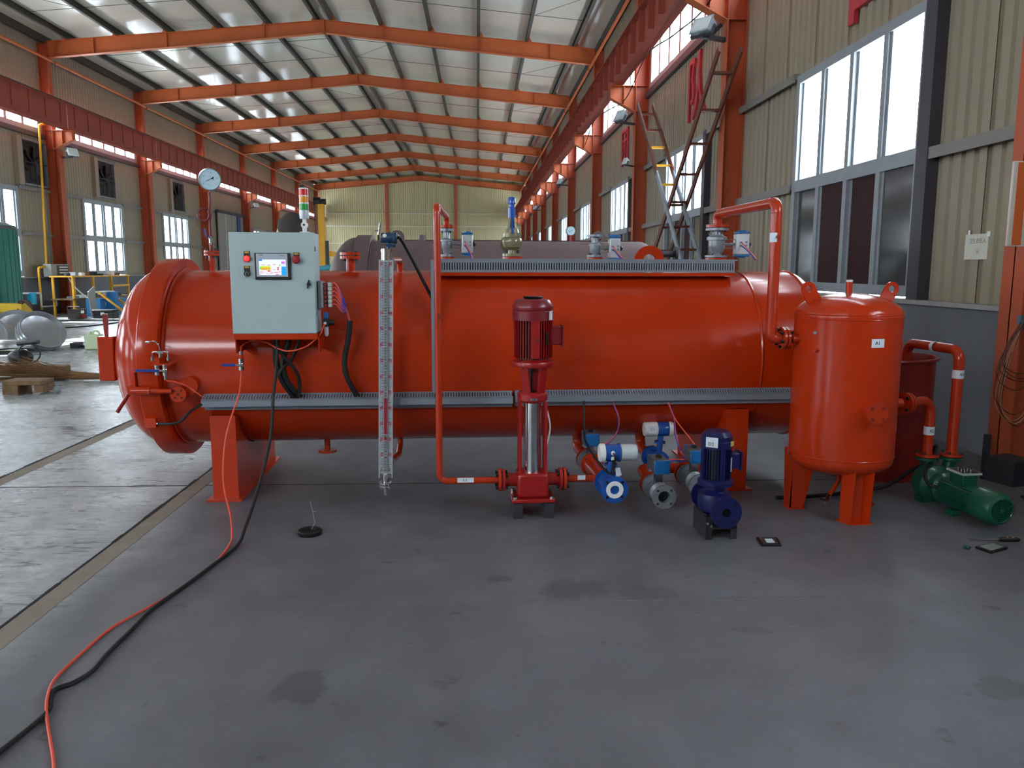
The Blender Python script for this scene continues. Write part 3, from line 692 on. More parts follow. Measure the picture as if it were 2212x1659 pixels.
part(MB().cyl((-1.045, -.82, 1.405), (-1.045, -.835, 1.405), .011, seg=16).prism([(-.004, -.026), (.004, -.026), (.007, 0), (.004, .026), (-.004, .026), (-.007, 0)], (-1.045, -.84, 1.405), (math.cos(.2), 0, -math.sin(.2)), (math.sin(.2), 0, math.cos(.2)), (0, .009, 0)), 'door_latch', BLACK, c)
b = part(MB().box(-1.5, -1.005, -.815, -.805, 1.072, 1.107).box(-1.5, -1.005, -.805, -.5, 1.1, 1.107), 'bracket_shelf', RED, c)
part(MB().prism([(-.815, 1.075), (-.815, .99), (-.5, .99), (-.5, 1.1)], (-1.495, 0, 0), Yv, Zv, (.006, 0, 0)), 'bracket_web', RED, b)
part(MB().prism([(-.81, 1.09), (-.81, .985), (-.7, 1.0), (-.5, .98), (-.5, 1.1)], (-1.002, 0, 0), Yv, Zv, (.006, 0, 0)), 'bracket_web', RED, b)
# stack light
sl = thing('stack_light', 'red, amber and green stack light standing on the control cabinet', 'stack light', (-1.075, -.72, 1.713), TF)
xs = -1.075
part(MB().cyl((xs, -.72, 1.713), (xs, -.72, 1.72), .03, seg=20).cyl((xs, -.72, 1.72), (xs, -.72, 1.752), .013, .015, seg=14), 'foot', WHITE, sl)
part(MB().cyl((xs, -.742, 1.76), (xs, -.698, 1.76), .019, seg=20).cyl((xs, -.72, 1.772), (xs, -.72, 1.8), .012, seg=12), 'knuckle', WHITE, sl)
part(MB().cyl((xs, -.745, 1.76), (xs, -.742, 1.76), .007, seg=10), 'screw', DARKST, sl)
part(MB().lathe([(0, 1.795), (.027, 1.797), (.029, 1.82), (.029, 1.847), (0, 1.848)], (xs, -.72, 0), Zv, 24), 'base_socket', M('socket_silver', '#C4CBD0', .3, .3), sl)
for z_, mt, nm in ((1.85, LIGHTG, 'green_lens'), (1.893, LIGHTY, 'amber_lens'), (1.936, LIGHTR, 'red_lens')):
    part(MB().cyl((xs, -.72, z_), (xs, -.72, z_+.037), .0275, seg=24), nm, mt, sl)
    part(MB().cyl((xs, -.72, z_+.036), (xs, -.72, z_+.043), .0285, seg=24), 'collar', WHITE, sl)
part(MB().box(xs-.02, xs+.008, -.735, -.705, 1.98, 1.998), 'top_cap', BLACK, sl)

# solenoid valve island and air filter on the cabinet side
t = thing('solenoid_valve_island', 'row of six solenoid valves with red buttons on the cabinet side', 'valve island', (-.97, -.72, 1.25), TF)
part(MB().box(-1.0, -.985, -.77, -.66, 1.255, 1.425), 'mounting_plate', STEEL, t)
part(MB().box(-.985, -.972, -.755, -.675, 1.262, 1.42), 'manifold', ALU, t)
for k in range(6):
    z = 1.402-k*.0252
    part(MB().box(-.972, -.945, -.755, -.69, z-.011, z+.011), 'coil', BLACK, t)
    part(MB().cyl((-.957, -.755, z), (-.957, -.765, z), .0085, seg=12), 'red_button', M('button_red', '#8E1A1E', .4), t)
    part(MB().box(-.945, -.925, -.75, -.69, z-.011, z+.011), 'spool_block', ALU, t)
    part(MB().ring((-.93, -.75, z), (-.93, -.762, z), .009, .004, 12), 'port_fitting', WHITE, t)
for k in range(6):
    z = 1.402-k*.0252; c_ = (HOSE, TUBEB)
    for j in range(2):
        a = (-.925, -.745+.012*j, z+.003)
        cable('air_tube', '%s air tube, %s from the top of the valve island' % (('orange', 'blue')[j], ['first', 'second', 'third', 'fourth', 'fifth', 'lowest'][k]), 'tube',
              [a, (-.895, -.75+.01*j, z+.004), (-.86+.006*j, -.75, z-.03-.05*(1-k/6)), (-.838+.003*(k % 3), -.73+.004*j, 1.25-.004*k), (-.824+.003*(k % 3)-.006*j, -.7+.005*j, 1.17)], .0034, c_[j], group='air tubes of the valve island', n=6)
t = thing('air_filter_regulator', 'small air filter regulator with blue knob under the valve island', 'regulator', (-.965, -.745, 1.05), TF)
part(MB().cyl((-.96, -.745, 1.195), (-.96, -.745, 1.232), .014, seg=16), 'blue_knob', BLUEC, t)
part(MB().box(-.978, -.942, -.77, -.72, 1.145, 1.195), 'body', BLACK, t, bevel=.003)
part(MB().cyl((-.94, -.745, 1.17), (-.91, -.745, 1.17), .017, seg=16), 'side_gauge', BLACK, t)
part(MB().lathe([(.013, 1.145), (.014, 1.1), (.008, 1.085), (0, 1.084)], (-.96, -.745, 0), Zv, 14), 'bowl', ALU, t)
part(MB().cyl((-.963, -.77, 1.168), (-.963, -.778, 1.165), .009, seg=12), 'inlet_fitting', WHITE, t)
cable('air_hose', 'orange hose looping under the cabinet to the regulator', 'hose', [(-.963, -.78, 1.163), (-.975, -.785, 1.14), (-.999, -.785, 1.092), (-1.081, -.8, 1.025), (-1.179, -.8, 1.0), (-1.256, -.76, 1.012), (-1.338, -.7, 1.045), (-1.426, -.69, 1.055), (-1.471, -.76, 1.03), (-1.468, -.8, 1.0)], .0045, HOSE)
bv = ball_valve('ball_valve', 'chrome ball valve with blue lever under the control cabinet feeding the orange hose', TF @ Matrix.Translation((-1.47, -.8, .885)), L=.07, hl=.11)
t = thing('pipe_nipple', 'short red pipe nipple above the blue-lever valve under the cabinet', 'pipe', (-1.468, -.8, .955), TF)
part(MB().cyl((-1.468, -.8, .955), (-1.468, -.8, .98), .0135, seg=12), 'nipple', PIPE, t)
part(MB().cyl((-1.468, -.8, .98), (-1.468, -.8, 1.0), .011, seg=8), 'coupling', CHROME, t)
# cables hanging from the cabinet
for k, (r, pts) in enumerate(((.02, [(-1.27, -.72, 1.1), (-1.279, -.7, 1.056), (-1.286, -.68, .923), (-1.256, -.67, .805), (-1.195, -.62, .69)]),
                              (.018, [(-1.2, -.72, 1.1), (-1.2, -.7, 1.05), (-1.242, -.69, .925), (-1.225, -.675, .8), (-1.16, -.625, .69)]),
                              (.011, [(-1.13, -.7, 1.1), (-1.14, -.69, 1.05), (-1.19, -.685, .937), (-1.265, -.7, .84), (-1.2, -.64, .69)]),
                              (.011, [(-1.26, -.74, 1.1), (-1.25, -.74, 1.0), (-1.17, -.71, .88), (-1.15, -.67, .8), (-1.16, -.64, .69)]))):
    cable('cable_loom', ['thick black cable loom under the cabinet, left strand into the tray', 'thick black cable loom under the cabinet, right strand into the tray', 'thin black cable crossing behind the looms under the cabinet', 'thin black cable crossing in front of the looms under the cabinet'][k], 'cable', pts, r, RUBBER, group='cables under the cabinet')
cable('cable_loom', 'black sleeve holding the coloured air tubes down to the lower tray', 'cable', [(-.822, -.7, 1.178), (-.83, -.69, 1.1), (-.842, -.68, 1.035), (-.866, -.665, .92), (-.854, -.655, .815), (-.8, -.62, .69)], .0175, RUBBER)
cable('power_cable', 'thick black power cable hanging from the cabinet and trailing across the floor', 'cable', [(-1.25, -.72, 1.1), (-1.258, -.74, 1.045), (-1.264, -.8, .882), (-1.279, -.84, .716), (-1.285, -.92, .503), (-1.311, -1.02, .328), (-1.341, -1.15, .169), (-1.357, -1.32, .06), (-1.363, -1.48, .012)]
      + [tuple(TF.inverted() @ Vector((x, y, .0105))) for x, y in ((-1.345, 3.909), (-1.389, 3.645), (-1.438, 3.39), (-1.443, 3.165), (-1.448, 2.968), (-1.442, 2.843), (-1.469, 2.76), (-1.511, 2.714), (-1.495, 2.652), (-1.464, 2.578), (-1.466, 2.495), (-1.483, 2.381), (-1.495, 2.3), (-1.5, 2.1))], .0095, RUBBER)
cable('air_hose', 'long orange air hose from the cabinet valve trailing across the floor', 'hose', [(-1.47, -.8, .886), (-1.472, -.8, .86), (-1.489, -.8, .741), (-1.537, -.82, .601), (-1.569, -.86, .466), (-1.572, -.93, .31), (-1.542, -1.03, .194), (-1.481, -1.16, .092), (-1.432, -1.32, .034), (-1.412, -1.45, .008)]
      + [tuple(TF.inverted() @ Vector((x, y, z))) for x, y, z in ((-1.35, 3.908, .006), (-1.4, 3.634, .006), (-1.468, 3.415, .006), (-1.539, 3.212, .006), (-1.555, 2.972, .006), (-1.553, 2.797, .008), (-1.498, 2.638, .024), (-1.439, 2.521, .01), (-1.358, 2.388, .006), (-1.288, 2.27, .006), (-1.2, 2.1, .006))], .0055, HOSE)

# ------------------------------------------------------------------ pressure gauge on its siphon
g = thing('pressure_gauge', 'large round pressure gauge with pale blue dial on a coiled siphon pipe', 'pressure gauge', (-1.835, 0, 1.48), TF)
gx = -1.838
part(MB().cyl((gx, 0, 1.46), (gx, 0, 1.585), .02, seg=16), 'nozzle', PIPE, g)
f = part(MB().cyl((gx, 0, 1.585), (gx, 0, 1.599), .05, seg=24), 'flange', RED, g); part(MB().cyl((gx, 0, 1.605), (gx, 0, 1.62), .05, seg=24), 'flange', RED, g)
part(bolts(MB(), (gx, 0, 1.6), Zv, .037, 4, .01, .07, PI/4), 'bolts', BLACK, f, kind='stuff')
part(MB().cyl((gx, 0, 1.62), (gx, 0, 1.665), .011, seg=12), 'riser', DRED, g)
part(MB().cyl((gx, 0, 1.66), (gx, 0, 1.672), .014, seg=8).cyl((gx, 0, 1.672), (gx, 0, 1.7), .012, seg=12).cyl((gx, 0, 1.7), (gx, 0, 1.715), .014, seg=8), 'valve_body', CHROME, g)
part(MB().bar((gx-.01, -.02, 1.695), (gx-.026, -.02, 1.72), .006, .004).bar((gx-.026, -.02, 1.715), (gx-.034, -.02, 1.768), .012, .006, up=(0, 1, 0)), 'valve_handle', BLUEH, g)
loop = [(gx, 0, 1.71), (gx, 0, 1.8)]+[(gx-.042+.042*math.cos(a), -.004-.012*a/6.28, 1.865+.042*math.sin(a)) for a in [-.9+2*PI*1.0*k/28 for k in range(29)]]
loop = [(gx, 0, 1.71), (gx, 0, 1.79)]+[(gx+.004-.04+.04*math.cos(a), .016-.032*(a+.3)/6.9, 1.862+.042*math.sin(a)) for a in [-.3+6.9*k/32 for k in range(33)]]+[(gx+.012, -.016, 1.94), (gx+.012, -.012, 2.0)]
part(MB().tube(catmull(loop, 3), .0085, 10), 'siphon', M('siphon_maroon', '#6E1E24', .4), g)
part(MB().cyl((gx+.012, -.012, 1.985), (gx+.012, -.012, 2.015), .012, seg=8), 'socket', M('siphon_maroon', '#6E1E24', .4), g)
part(MB().cyl((gx+.014, -.012, 2.012), (gx+.016, -.012, 2.035), .009, seg=8), 'stem', CHROME, g)
GC = Vector((gx+.021, -.02, 2.098)); gn = Vector((.12, -1, -.05)).normalized()
cs = part(MB().lathe([(0, -.03), (.066, -.03), (.07, -.02), (.07, .004), (.075, .006), (.075, .012), (.069, .013), (.069, .004), (0, .004)], GC, gn, 40), 'case', BRUSHED, g)
part(MB().cyl(GC+gn*.004, GC+gn*.005, .069, seg=40), 'dial', DIAL, g)
gu = Vector((0, 0, 1)).cross(gn).normalized()*1; gu = -gu if gu.x < 0 else gu; gw = gn.cross(gu); gw = -gw if gw.z < 0 else gw
GR = Matrix((gu, gw, gn)).transposed().to_4x4()
for k in range(33):
    a = math.radians(225-270*k/32); dd = Vector((math.cos(a), math.sin(a), 0))
nd = MB(); a = math.radians(208)
def gp(x, y, h=.0065): return GC+gu*x+gw*y+gn*h
nd.add([gp(math.cos(a)*.058, math.sin(a)*.058), gp(math.sin(a)*.0022, -math.cos(a)*.0022), gp(-math.sin(a)*.0022, math.cos(a)*.0022)], [(0, 1, 2)])
nd.add([gp(0, 0), gp(.023, .019), gp(.027, .003)], [(0, 1, 2)])
part(nd, 'needle', INK, g)
for tx, xx, yy, sz in (('0', -.043, -.03, .011), ('0.4', -.04, .022, .011), ('0.6', .008, .043, .011), ('0.8', .046, .008, .011), ('1', .036, -.03, .011), ('MPa', .024, -.004, .007), ('0.1 0.2 0.3', 0, .02, .005), ('-----------', 0, -.036, .008), ('-------', 0, -.045, .008), ('1.6', 0, -.018, .006)):
    text(tx, sz, GC+gu*xx+gw*yy+gn*.0055, INK, g, 'dial_mark', GR, .0002)

# ------------------------------------------------------------------ magnetic level gauge
GF = TF @ Matrix.Translation((-.604, -.73, .85)) @ Matrix.Rotation(.0225, 4, 'Y') @ Matrix.Translation((0, 0, -.85))
l = thing('level_gauge', 'tall white level gauge with red numbered scale standing in front of the vessel', 'level gauge', (0, 0, .05), GF)
part(MB().cyl((0, .05, .13), (0, .05, 1.6), .03, seg=24), 'chamber', CHROME, l)
part(MB().cyl((0, .02, 1.55), (0, .02, 1.62), .031, seg=24).cyl((0, .05, 1.6), (0, .05, 1.615), .036, seg=24), 'chamber_top', CHROME, l)
sp = part(MB().box(-.041, .041, -.006, .006, .175, 1.552), 'scale_plate', M('scale_white', '#B4BDC4', .35, .2), l)
part(MB().box(-.044, -.04, -.009, .007, .175, 1.552).box(.04, .044, -.009, .007, .175, 1.552), 'plate_edge', ALU, sp)
fg = part(MB().box(-.0115, .0115, -.016, -.006, .2, 1.545), 'flag_column', M('flag_white', '#AEB4B8', .35), l)
m = MB(); z = .215
while z < 1.54:
    if not (.475 > z > .225+.24): m.box(-.0095, .0095, -.0175, -.016, z, z+.0045)
    z += .0095
part(m, 'flags', M('flag_dark', '#3A444C', .4), fg, kind='stuff')
part(MB().box(-.0098, .0098, -.018, -.016, .463, .69), 'red_flags', M('flag_red', '#9A1C30', .4), fg)
part(MB().box(-.0095, .0095, -.018, -.016, .425, .443), 'red_flags', M('flag_red', '#9A1C30', .4), fg)
m = MB(); mr = MB()
for k in range(131):
    z = .214+.01*k
    L = .024 if k % 10 == 0 else (.02 if k % 5 == 0 else .013)
    for sx in (-1, 1):
        a, b = sorted((sx*.0125, sx*(.0125+L)))
        (mr if k % 10 == 0 else m).box(a, b, -.0066, -.006, z-.0011, z+.0011)
part(m, 'scale_ticks', INK, sp, kind='stuff'); part(mr, 'scale_lines', REDINK, sp, kind='stuff')
for k in range(14):
    n_ = ['0', '10', '20', '30', '40', '50', '60', '70', '80', '90', '1m', '10', '20', '30'][k]
    for sx in (-1, 1): text(n_, .03, (sx*.0265, -.0066, .214+.1*k+.0145), REDINK, sp, 'numeral', sx=.62, bold=.0009)
part(MB().cyl((0, 0, .2), (0, 0, .145), .02, seg=18).cyl((0, 0, .135), (0, 0, .146), .043, seg=24).cyl((0, 0, .12), (0, 0, .131), .043, seg=24).box(-.035, .035, -.012, -.006, .176, .205), 'drain_flange', CHROME, l)
part(bolts(MB(), (0, 0, .133), Zv, .034, 8, .007, .045), 'bolts', CHROME, l, kind='stuff')
part(MB().cyl((0, 0, .12), (0, 0, .085), .012, seg=10).cyl((0, 0, .085), (0, 0, .06), .009, seg=8), 'drain_plug', STEEL, l)
for z in (1.53, .25):
    part(MB().cyl((0, .05, z), (.0, .14, z), .018, seg=14).cyl((0, .11, z), (0, .125, z), .048, seg=24).cyl((0, .13, z), (0, .145, z), .048, seg=24), 'side_flange', CASTGREY, l)
t = thing('level_transmitter', 'dark blue transmitter head on top of the level gauge', 'transmitter', (.006, .02, 1.62), GF)
part(MB().cyl((.012, .02, 1.618), (.012, .02, 1.655), .009, seg=10).box(-.002, .04, .005, .035, 1.632, 1.65).cyl((.035, .02, 1.64), (.058, .02, 1.641), .009, seg=10), 'neck', BLUEDK, t)
part(MB().lathe([(0, -.045), (.028, -.045), (.031, -.04), (.031, .03), (.034, .034), (.034, .05), (.028, .055), (0, .055)], (.012, .02, 1.686), X, 24), 'housing', BLUEDK, t)
part(MB().cyl((-.008, -.012, 1.697), (-.008, -.02, 1.699), .012, seg=16), 'cap', WHITE, t)
part(MB().cyl((.0, .02, 1.71), (.025, .02, 1.718), .008, seg=8), 'lift_lug', BLUEDK, t)
cable('flexible_conduit', 'black flexible conduit from the blue transmitter down to the vertical duct', 'cable', [(-.515, -.71, 1.688), (-.495, -.69, 1.675), (-.435, -.62, 1.56), (-.38, -.57, 1.445), (-.325, -.55, 1.335), (-.31, -.55, 1.31)], .0105, RUBBER)
solo(MB().tube(fillet([(-.543, -.03, 1.46), (-.543, -.03, 1.553), (-.543, -.2, 1.553), (-.585, -.6, 1.548)], .05), .021, 14), 'gauge_pipe', PIPE, 'short red elbow pipe joining the vessel top to the level gauge', 'pipe', F=TF)
solo(MB().tube(fillet([(-.56, -.1, .32), (-.56, -.1, .25), (-.56, -.3, .225), (-.61, -.59, .235)], .05), .021, 14), 'gauge_pipe', PIPE, 'short red elbow pipe joining the vessel bottom to the level gauge', 'pipe', F=TF)
# ------------------------------------------------------------------ valves with pneumatic actuators
def pneu(label, F, H=.23, rf=.05, body=.036, dist=.145, aw=.08, ah=.17, ad=.075, red_top=True, red_bot=True, open_top=False, casing=None, group=None, cap=BLUEC):
    casing = casing or ALU
    r = thing('actuated_valve', label, 'valve', (0, 0, 0), F, group)
    if red_bot: part(MB().cyl((0, 0, 0), (0, 0, .017), rf, seg=28), 'companion_flange', PIPE, r)
    part(MB().cyl((0, 0, .016), (0, 0, .022), rf*.8, seg=24), 'gasket', BLACK, r)
    zt = H-.02 if red_top else H
    part(MB().cyl((0, 0, .021), (0, 0, .036), rf, seg=28), 'lower_flange', CASTGREY, r)
    k = rf*.5
    if open_top: part(MB().lathe([(k, zt-.04), (k, zt), (k*1.3, zt+.002), (rf, zt), (rf, zt-.016), (rf*.55, zt-.018), (rf*.55, zt-.04)], (0, 0, 0), Zv, 32), 'upper_flange', CASTGREY, r)
    else: part(MB().cyl((0, 0, zt-.016), (0, 0, zt), rf, seg=28), 'upper_flange', CASTGREY, r)
    zm = H*.47
    part(MB().lathe([(k, .03), (k, zm-body*1.1), (body*.9, zm-body*.75), (body, zm-.2*body), (body, zm+.4*body), (body*1.2, zm+.45*body), (body*1.2, zm+.8*body), (body*.75, zm+body), (k*.9, zm+body*1.3), (k, zt-.01)], (0, 0, 0), Zv, 28), 'body', CASTGREY, r)
    if open_top: part(bolts(MB(), (0, 0, zt-.008), Zv, rf*.78, 4, .008, .022, PI/4), 'bolts', DARKST, r, kind='stuff')
    if open_top: part(MB().cyl((0, 0, zt-.045), (0, 0, zt-.04), k, seg=24), 'bore', BLACK, r)
    part(bolts(MB(), (0, 0, .02), Zv, rf*.78, 4, .007, .055, PI/4) if red_bot else MB().cyl((0, 0, .02), (0, 0, .021), .01), 'bolts', DARKST, r, kind='stuff')
    if red_top:
        part(MB().cyl((0, 0, zt), (0, 0, zt+.005), rf*.8, seg=24), 'gasket', BLACK, r)
        part(MB().cyl((0, 0, zt+.005), (0, 0, H+.006), rf, seg=28), 'companion_flange', PIPE, r)
        part(bolts(MB(), (0, 0, zt), Zv, rf*.78, 4, .007, .06, PI/4), 'bolts', DARKST, r, kind='stuff')
    xa = dist-aw/2
    br = MB()
    for z in (zm-.032, zm+.029): br.box(body*.9, xa, -.02, .02, z, z+.004)
    br.box(xa-.004, xa, -.02, .02, zm-.032, zm+.033).box(body*.9, body*.9+.004, -.02, .02, zm-.032, zm+.033)
    part(br, 'mounting_bracket', BRUSHED, r)
    part(MB().cyl((body*.6, 0, zm), (xa, 0, zm), .009, seg=12).cyl((xa-.035, 0, zm), (xa-.015, 0, zm), .015, seg=12), 'stem', STEEL, r)
    zc = zm
    a = part(MB().box(xa, dist+aw/2, -ad/2, ad/2, zc-ah*.38, zc+ah*.38), 'actuator', casing, r, bevel=.008)
    for sg in (-1, 1):
        z0_, z1_ = sorted((zc+sg*ah*.38, zc+sg*ah*.45))
        part(MB().box(xa, dist+aw/2, -ad/2, ad/2, z0_, z1_), 'end_cap', cap, a, bevel=.004)
        z2, z3 = (z1_, z1_+ah*.05) if sg > 0 else (z0_-ah*.05, z0_)
        part(MB().cyl((dist, 0, z2), (dist, 0, z3), min(aw, ad)*.4, seg=20), 'end_boss', cap, a)
    part(MB().lathe([(.018, 0), (.018, .012), (.01, .02), (0, .021)], (dist+aw/2, 0, zc), X, 16), 'position_knob', BLACK, a)
    for z, xx in ((zc+.012, -.018), (zc-.012, -.018), (zc+.014, .022), (zc-.01, .022)):
        part(MB().cyl((dist+xx, -ad/2, z), (dist+xx, -ad/2-.012, z), .0065, seg=8), 'air_fitting', STEEL, a)
    return r
def TT(x, y, z): return TF @ Matrix.Translation((x, y, z))
pneu('silver valve with blue-capped actuator on the vessel top, left beside the tall pipe', TT(-.215, 0, 1.563), H=.235)
pneu('silver valve with blue-capped actuator on the vessel top, middle one open above', TT(.846, 0, 1.563), H=.18, rf=.057, dist=.14, ah=.19, red_top=False)
pneu('large silver valve with blue-capped actuator on the vessel top, right end under the red pipe', TT(1.742, 0, 1.563), H=.25, rf=.082, body=.06, dist=.185, aw=.1, ah=.2)
for x_, z_, w in ((-.215, 1.563, .022), (.846, 1.563, .024), (1.742, 1.563, .035), (.25, 1.563, .035)):
    solo(MB().cyl((x_, 0, 1.46), (x_, 0, 1.563), w, seg=18), 'vessel_nozzle', RED, 'short red nozzle on the vessel top under the %s' % {-.215: 'left silver valve', .846: 'middle silver valve', 1.742: 'right silver valve', .25: 'blue-capped safety valve'}[x_], 'nozzle', F=TF)
for k, (p, nm) in enumerate((((-.088, -.05, 1.683), 'left'), ((.968, -.05, 1.66), 'middle'), ((1.91, -.05, 1.69), 'right'))):
    for j, (mt, cn) in enumerate(((HOSE, 'red'), (TUBEB, 'blue'))):
        x_, y_, z_ = p
        cable('air_tube', '%s air tube from the %s valve actuator on the vessel top' % (cn, nm), 'tube', [(x_, y_, z_-.024*j), (x_+.012, y_-.03, z_-.025-.015*j), (x_+.04-.01*j, y_-.1, z_-.08), (x_+.05-.01*j, y_-.17, 1.566)], .004, mt, n=6)
# safety valve
s = thing('safety_valve', 'olive spring safety valve with tall blue cap on the vessel top', 'safety valve', (.25, 0, 1.563), TF)
sx = .25
part(MB().cyl((sx, 0, 1.563), (sx, 0, 1.584), .07, seg=28), 'companion_flange', PIPE, s)
part(MB().cyl((sx, 0, 1.588), (sx, 0, 1.606), .07, seg=28), 'flange', OLIVE, s)
part(bolts(MB(), (sx, 0, 1.592), Zv, .055, 4, .008, .075, PI/4), 'bolts', BLACK, s, kind='stuff')
part(MB().lathe([(.03, 1.6), (.028, 1.63), (.058, 1.65), (.07, 1.68), (.07, 1.705), (.06, 1.72), (.066, 1.722), (.066, 1.75), (.05, 1.752), (.045, 1.775), (.033, 1.785)], (sx, 0, 0), Zv, 32), 'body', OLIVE, s)
part(MB().cyl((sx, .02, 1.68), (sx+.0, .12, 1.68), .045, seg=24).cyl((sx, .11, 1.68), (sx, .13, 1.68), .075, seg=28), 'outlet', OLIVE, s)
for a in (.6, 2.5, 3.9, 5.6): part(MB().bar((sx+.035*math.cos(a), .035*math.sin(a), 1.75), (sx+.02*math.cos(a), .02*math.sin(a), 1.86), .014, .008, up=(math.cos(a), math.sin(a), 0)), 'yoke_arm', OLIVE, s)
part(MB().cyl((sx, 0, 1.75), (sx, 0, 1.86), .017, seg=14), 'spring_spindle', DARKST, s)
part(MB().lathe([(.026, 1.855), (.026, 1.925), (.02, 1.93), (.02, 1.95), (.027, 1.955), (.027, 1.992), (.022, 2.0), (0, 2.0)], (sx-.004, 0, 0), Zv, 24), 'cap', M('safety_blue', '#1A50B8', .25, 0, 0, 6, 0, 40, .5), s)
part(MB().bar((sx-.006, -.03, 1.92), (sx-.006, -.072, 1.745), .012, .006, up=(0, -1, 0)), 'lever', M('safety_blue', '#1A50B8', .25), s)

# ------------------------------------------------------------------ pipework
def flange_pair(parent, c, ax, r, t=.016, gap=.006, nb=4, L=.075, br=.009, ph=PI/4, mat=PIPE):
    a = Vector(ax).normalized(); c = Vector(c)
    part(MB().cyl(c-a*(gap/2+t), c-a*gap/2, r, seg=28), 'flange', mat, parent); part(MB().cyl(c+a*gap/2, c+a*(gap/2+t), r, seg=28), 'flange', mat, parent)
    part(MB().cyl(c-a*gap/2, c+a*gap/2, r*.8, seg=24), 'gasket', BLACK, parent)
    part(bolts(MB(), c, ax, r*.77, nb, br, L, ph), 'bolts', BLACK, parent, kind='stuff')
def pad(parent, c, r, ang0, ang1, h0, h1, ax, mat=PAPER, name='paper_label'):
    return part(MB().lathe([(r, h0), (r+.0012, h0), (r+.0012, h1), (r, h1)], c, ax, 28, ang0, ang1), name, mat, parent)
p = thing('riser_pipe', 'tall slim red pipe rising from the red pump to the left top valve', 'pipe', (-.272, -.98, .19), TF)
part(MB().tube(fillet([(.085, -.98, .214), (-.272, -.98, .214), (-.272, -.98, 1.862), (-.215, 0, 1.862), (-.215, 0, 1.79)], .045, 8), .0205, 20), 'tube', PIPE, p)
pl_ = part(MB().prism([(-.048, -.0145), (.048, -.0145), (.05, -.0125), (.05, .0125), (.048, .0145), (-.048, .0145), (-.05, .0125), (-.05, -.0125)], (-.115, -1.003, .222), X, Zv, (0, .003, 0)), 'paper_label', PAPER, p)
text('E-5', .02, (-.118, -1.0036, .222), INK, pl_)
text('LJF', .03, (-.262, -1.003, 1.22), M('pen_mark', '#4A1410', .7), p, R=Matrix.Rotation(PI/2, 4, 'X') @ Matrix.Rotation(-PI/2, 4, 'Z'))
for z in (.26, 1.81): part(MB().torus((-.272, -.98, z), Zv, .0205, .0018, 24, 6), 'weld_bead', PIPE, p)
p = thing('vent_pipe', 'red bent pipe from the right top valve forward and down to the upright tank', 'pipe', (1.745, -1.04, 1.05), TF)
part(MB().tube(fillet([(1.742, 0, 1.8), (1.742, 0, 1.895), (1.745, -1.04, 1.895), (1.745, -1.04, 1.085), (1.805, -1.045, 1.085)], .06, 10), .033, 24), 'tube', PIPE, p)
for z in (1.83, 1.15): part(MB().torus((1.745, -1.04, z), Zv, .033, .002, 24, 6), 'weld_bead', PIPE, p)
lb = pad(p, (1.745, -1.04, 1.66), .0332, -PI*.95, -.05*PI, 0, .055, Zv)
text('A4', .03, (1.742, -1.0753, 1.688), INK, lb, sx=.8)
flange_pair(p, (1.825, -1.047, 1.085), (1, 0, 0), .068, nb=6, ph=.3, br=.011)

# ------------------------------------------------------------------ red multistage pump
P = thing('multistage_pump', 'red vertical multistage pump with chrome sleeve and maroon motor', 'pump', (.295, -.98, 0), TF)
px, py = .295, -.98
for a in (-1, 1): part(MB().box(px+a*.095-.028, px+a*.095+.028, py-.115, py-.11, 0, .092).box(px+a*.095-.028, px+a*.095-.022, py-.11, py+.11, 0, .092).box(px+a*.095-.028, px+a*.095+.028, py+.105, py+.11, 0, .092).box(px+a*.095-.028, px+a*.095+.028, py-.11, py+.11, .084, .092), 'stand_channel', DARKST, P)
part(MB().box(px-.132, px+.132, py-.115, py+.115, .095, .118), 'foot_plate', PUMPRED, P, bevel=.005)
part(MB().box(px-.095, px+.095, py-.085, py+.085, .118, .268), 'pump_base', PUMPRED, P, bevel=.015)
part(MB().cyl((px-.19, py, .215), (px+.19, py, .215), .04, seg=24), 'port_neck', PUMPRED, P)
for a in (-1, 1):
    part(MB().cyl((px+a*.168, py, .215), (px+a*.185, py, .215), .07, seg=28), 'port_flange', PUMPRED, P)
    part(MB().cyl((px+a*.192, py, .215), (px+a*.209, py, .215), .07, seg=28), 'companion_flange', PIPE, P)
    part(bolts(MB(), (px+a*.188, py, .215), X, .055, 4, .012, .075, PI/4), 'bolts', BLACK, P, kind='stuff')
    for b in (-1, 1): part(MB().cyl((px+a*.112, py+b*.095, .118), (px+a*.112, py+b*.095, .132), .013, seg=6), 'anchor_bolt', CHROME, P)
part(MB().cyl((px, py, .268), (px, py, .7), .054, seg=40), 'sleeve', CHROME, P)
for a in (-1, 1):
    for b in (-1, 1): part(MB().box(px+a*.078-.008, px+a*.078+.008, py+b*.05-.008, py+b*.05+.008, .268, .705), 'stay', PUMPRED, P)
part(MB().lathe([(0, .7), (.075, .7), (.093, .715), (.093, .75), (.08, .765), (0, .765)], (px, py, 0), Zv, 36), 'head', PUMPRED, P)
pb = part(MB().box(px-.022, px+.02, py-.097, py-.093, .722, .734), 'name_plate', STEEL, P)
text('PUMP', .009, (px-.001, py-.0976, .728), INK, pb)
for a in (PI/4+.35, 3*PI/4-.35, 5*PI/4+.2, 7*PI/4-.2):
    c_, s_ = math.cos(a), math.sin(a)
    part(MB().bar((px+.075*c_, py+.075*s_, .76), (px+.105*c_, py+.105*s_, .925), .05, .014, up=(c_, s_, 0)), 'lantern_arm', PUMPRED, P)
part(MB().cyl((px, py, .765), (px, py, .92), .032, seg=20), 'coupling', M('coupling_dark', '#3A1214', .5), P)
part(MB().box(px-.004, px+.025, py-.036, py-.03, .775, .91).cyl((px+.012, py-.036, .88), (px+.012, py-.042, .88), .008, seg=8).cyl((px+.012, py-.036, .8), (px+.012, py-.042, .8), .008, seg=8), 'coupling_guard', PUMPRED, P)
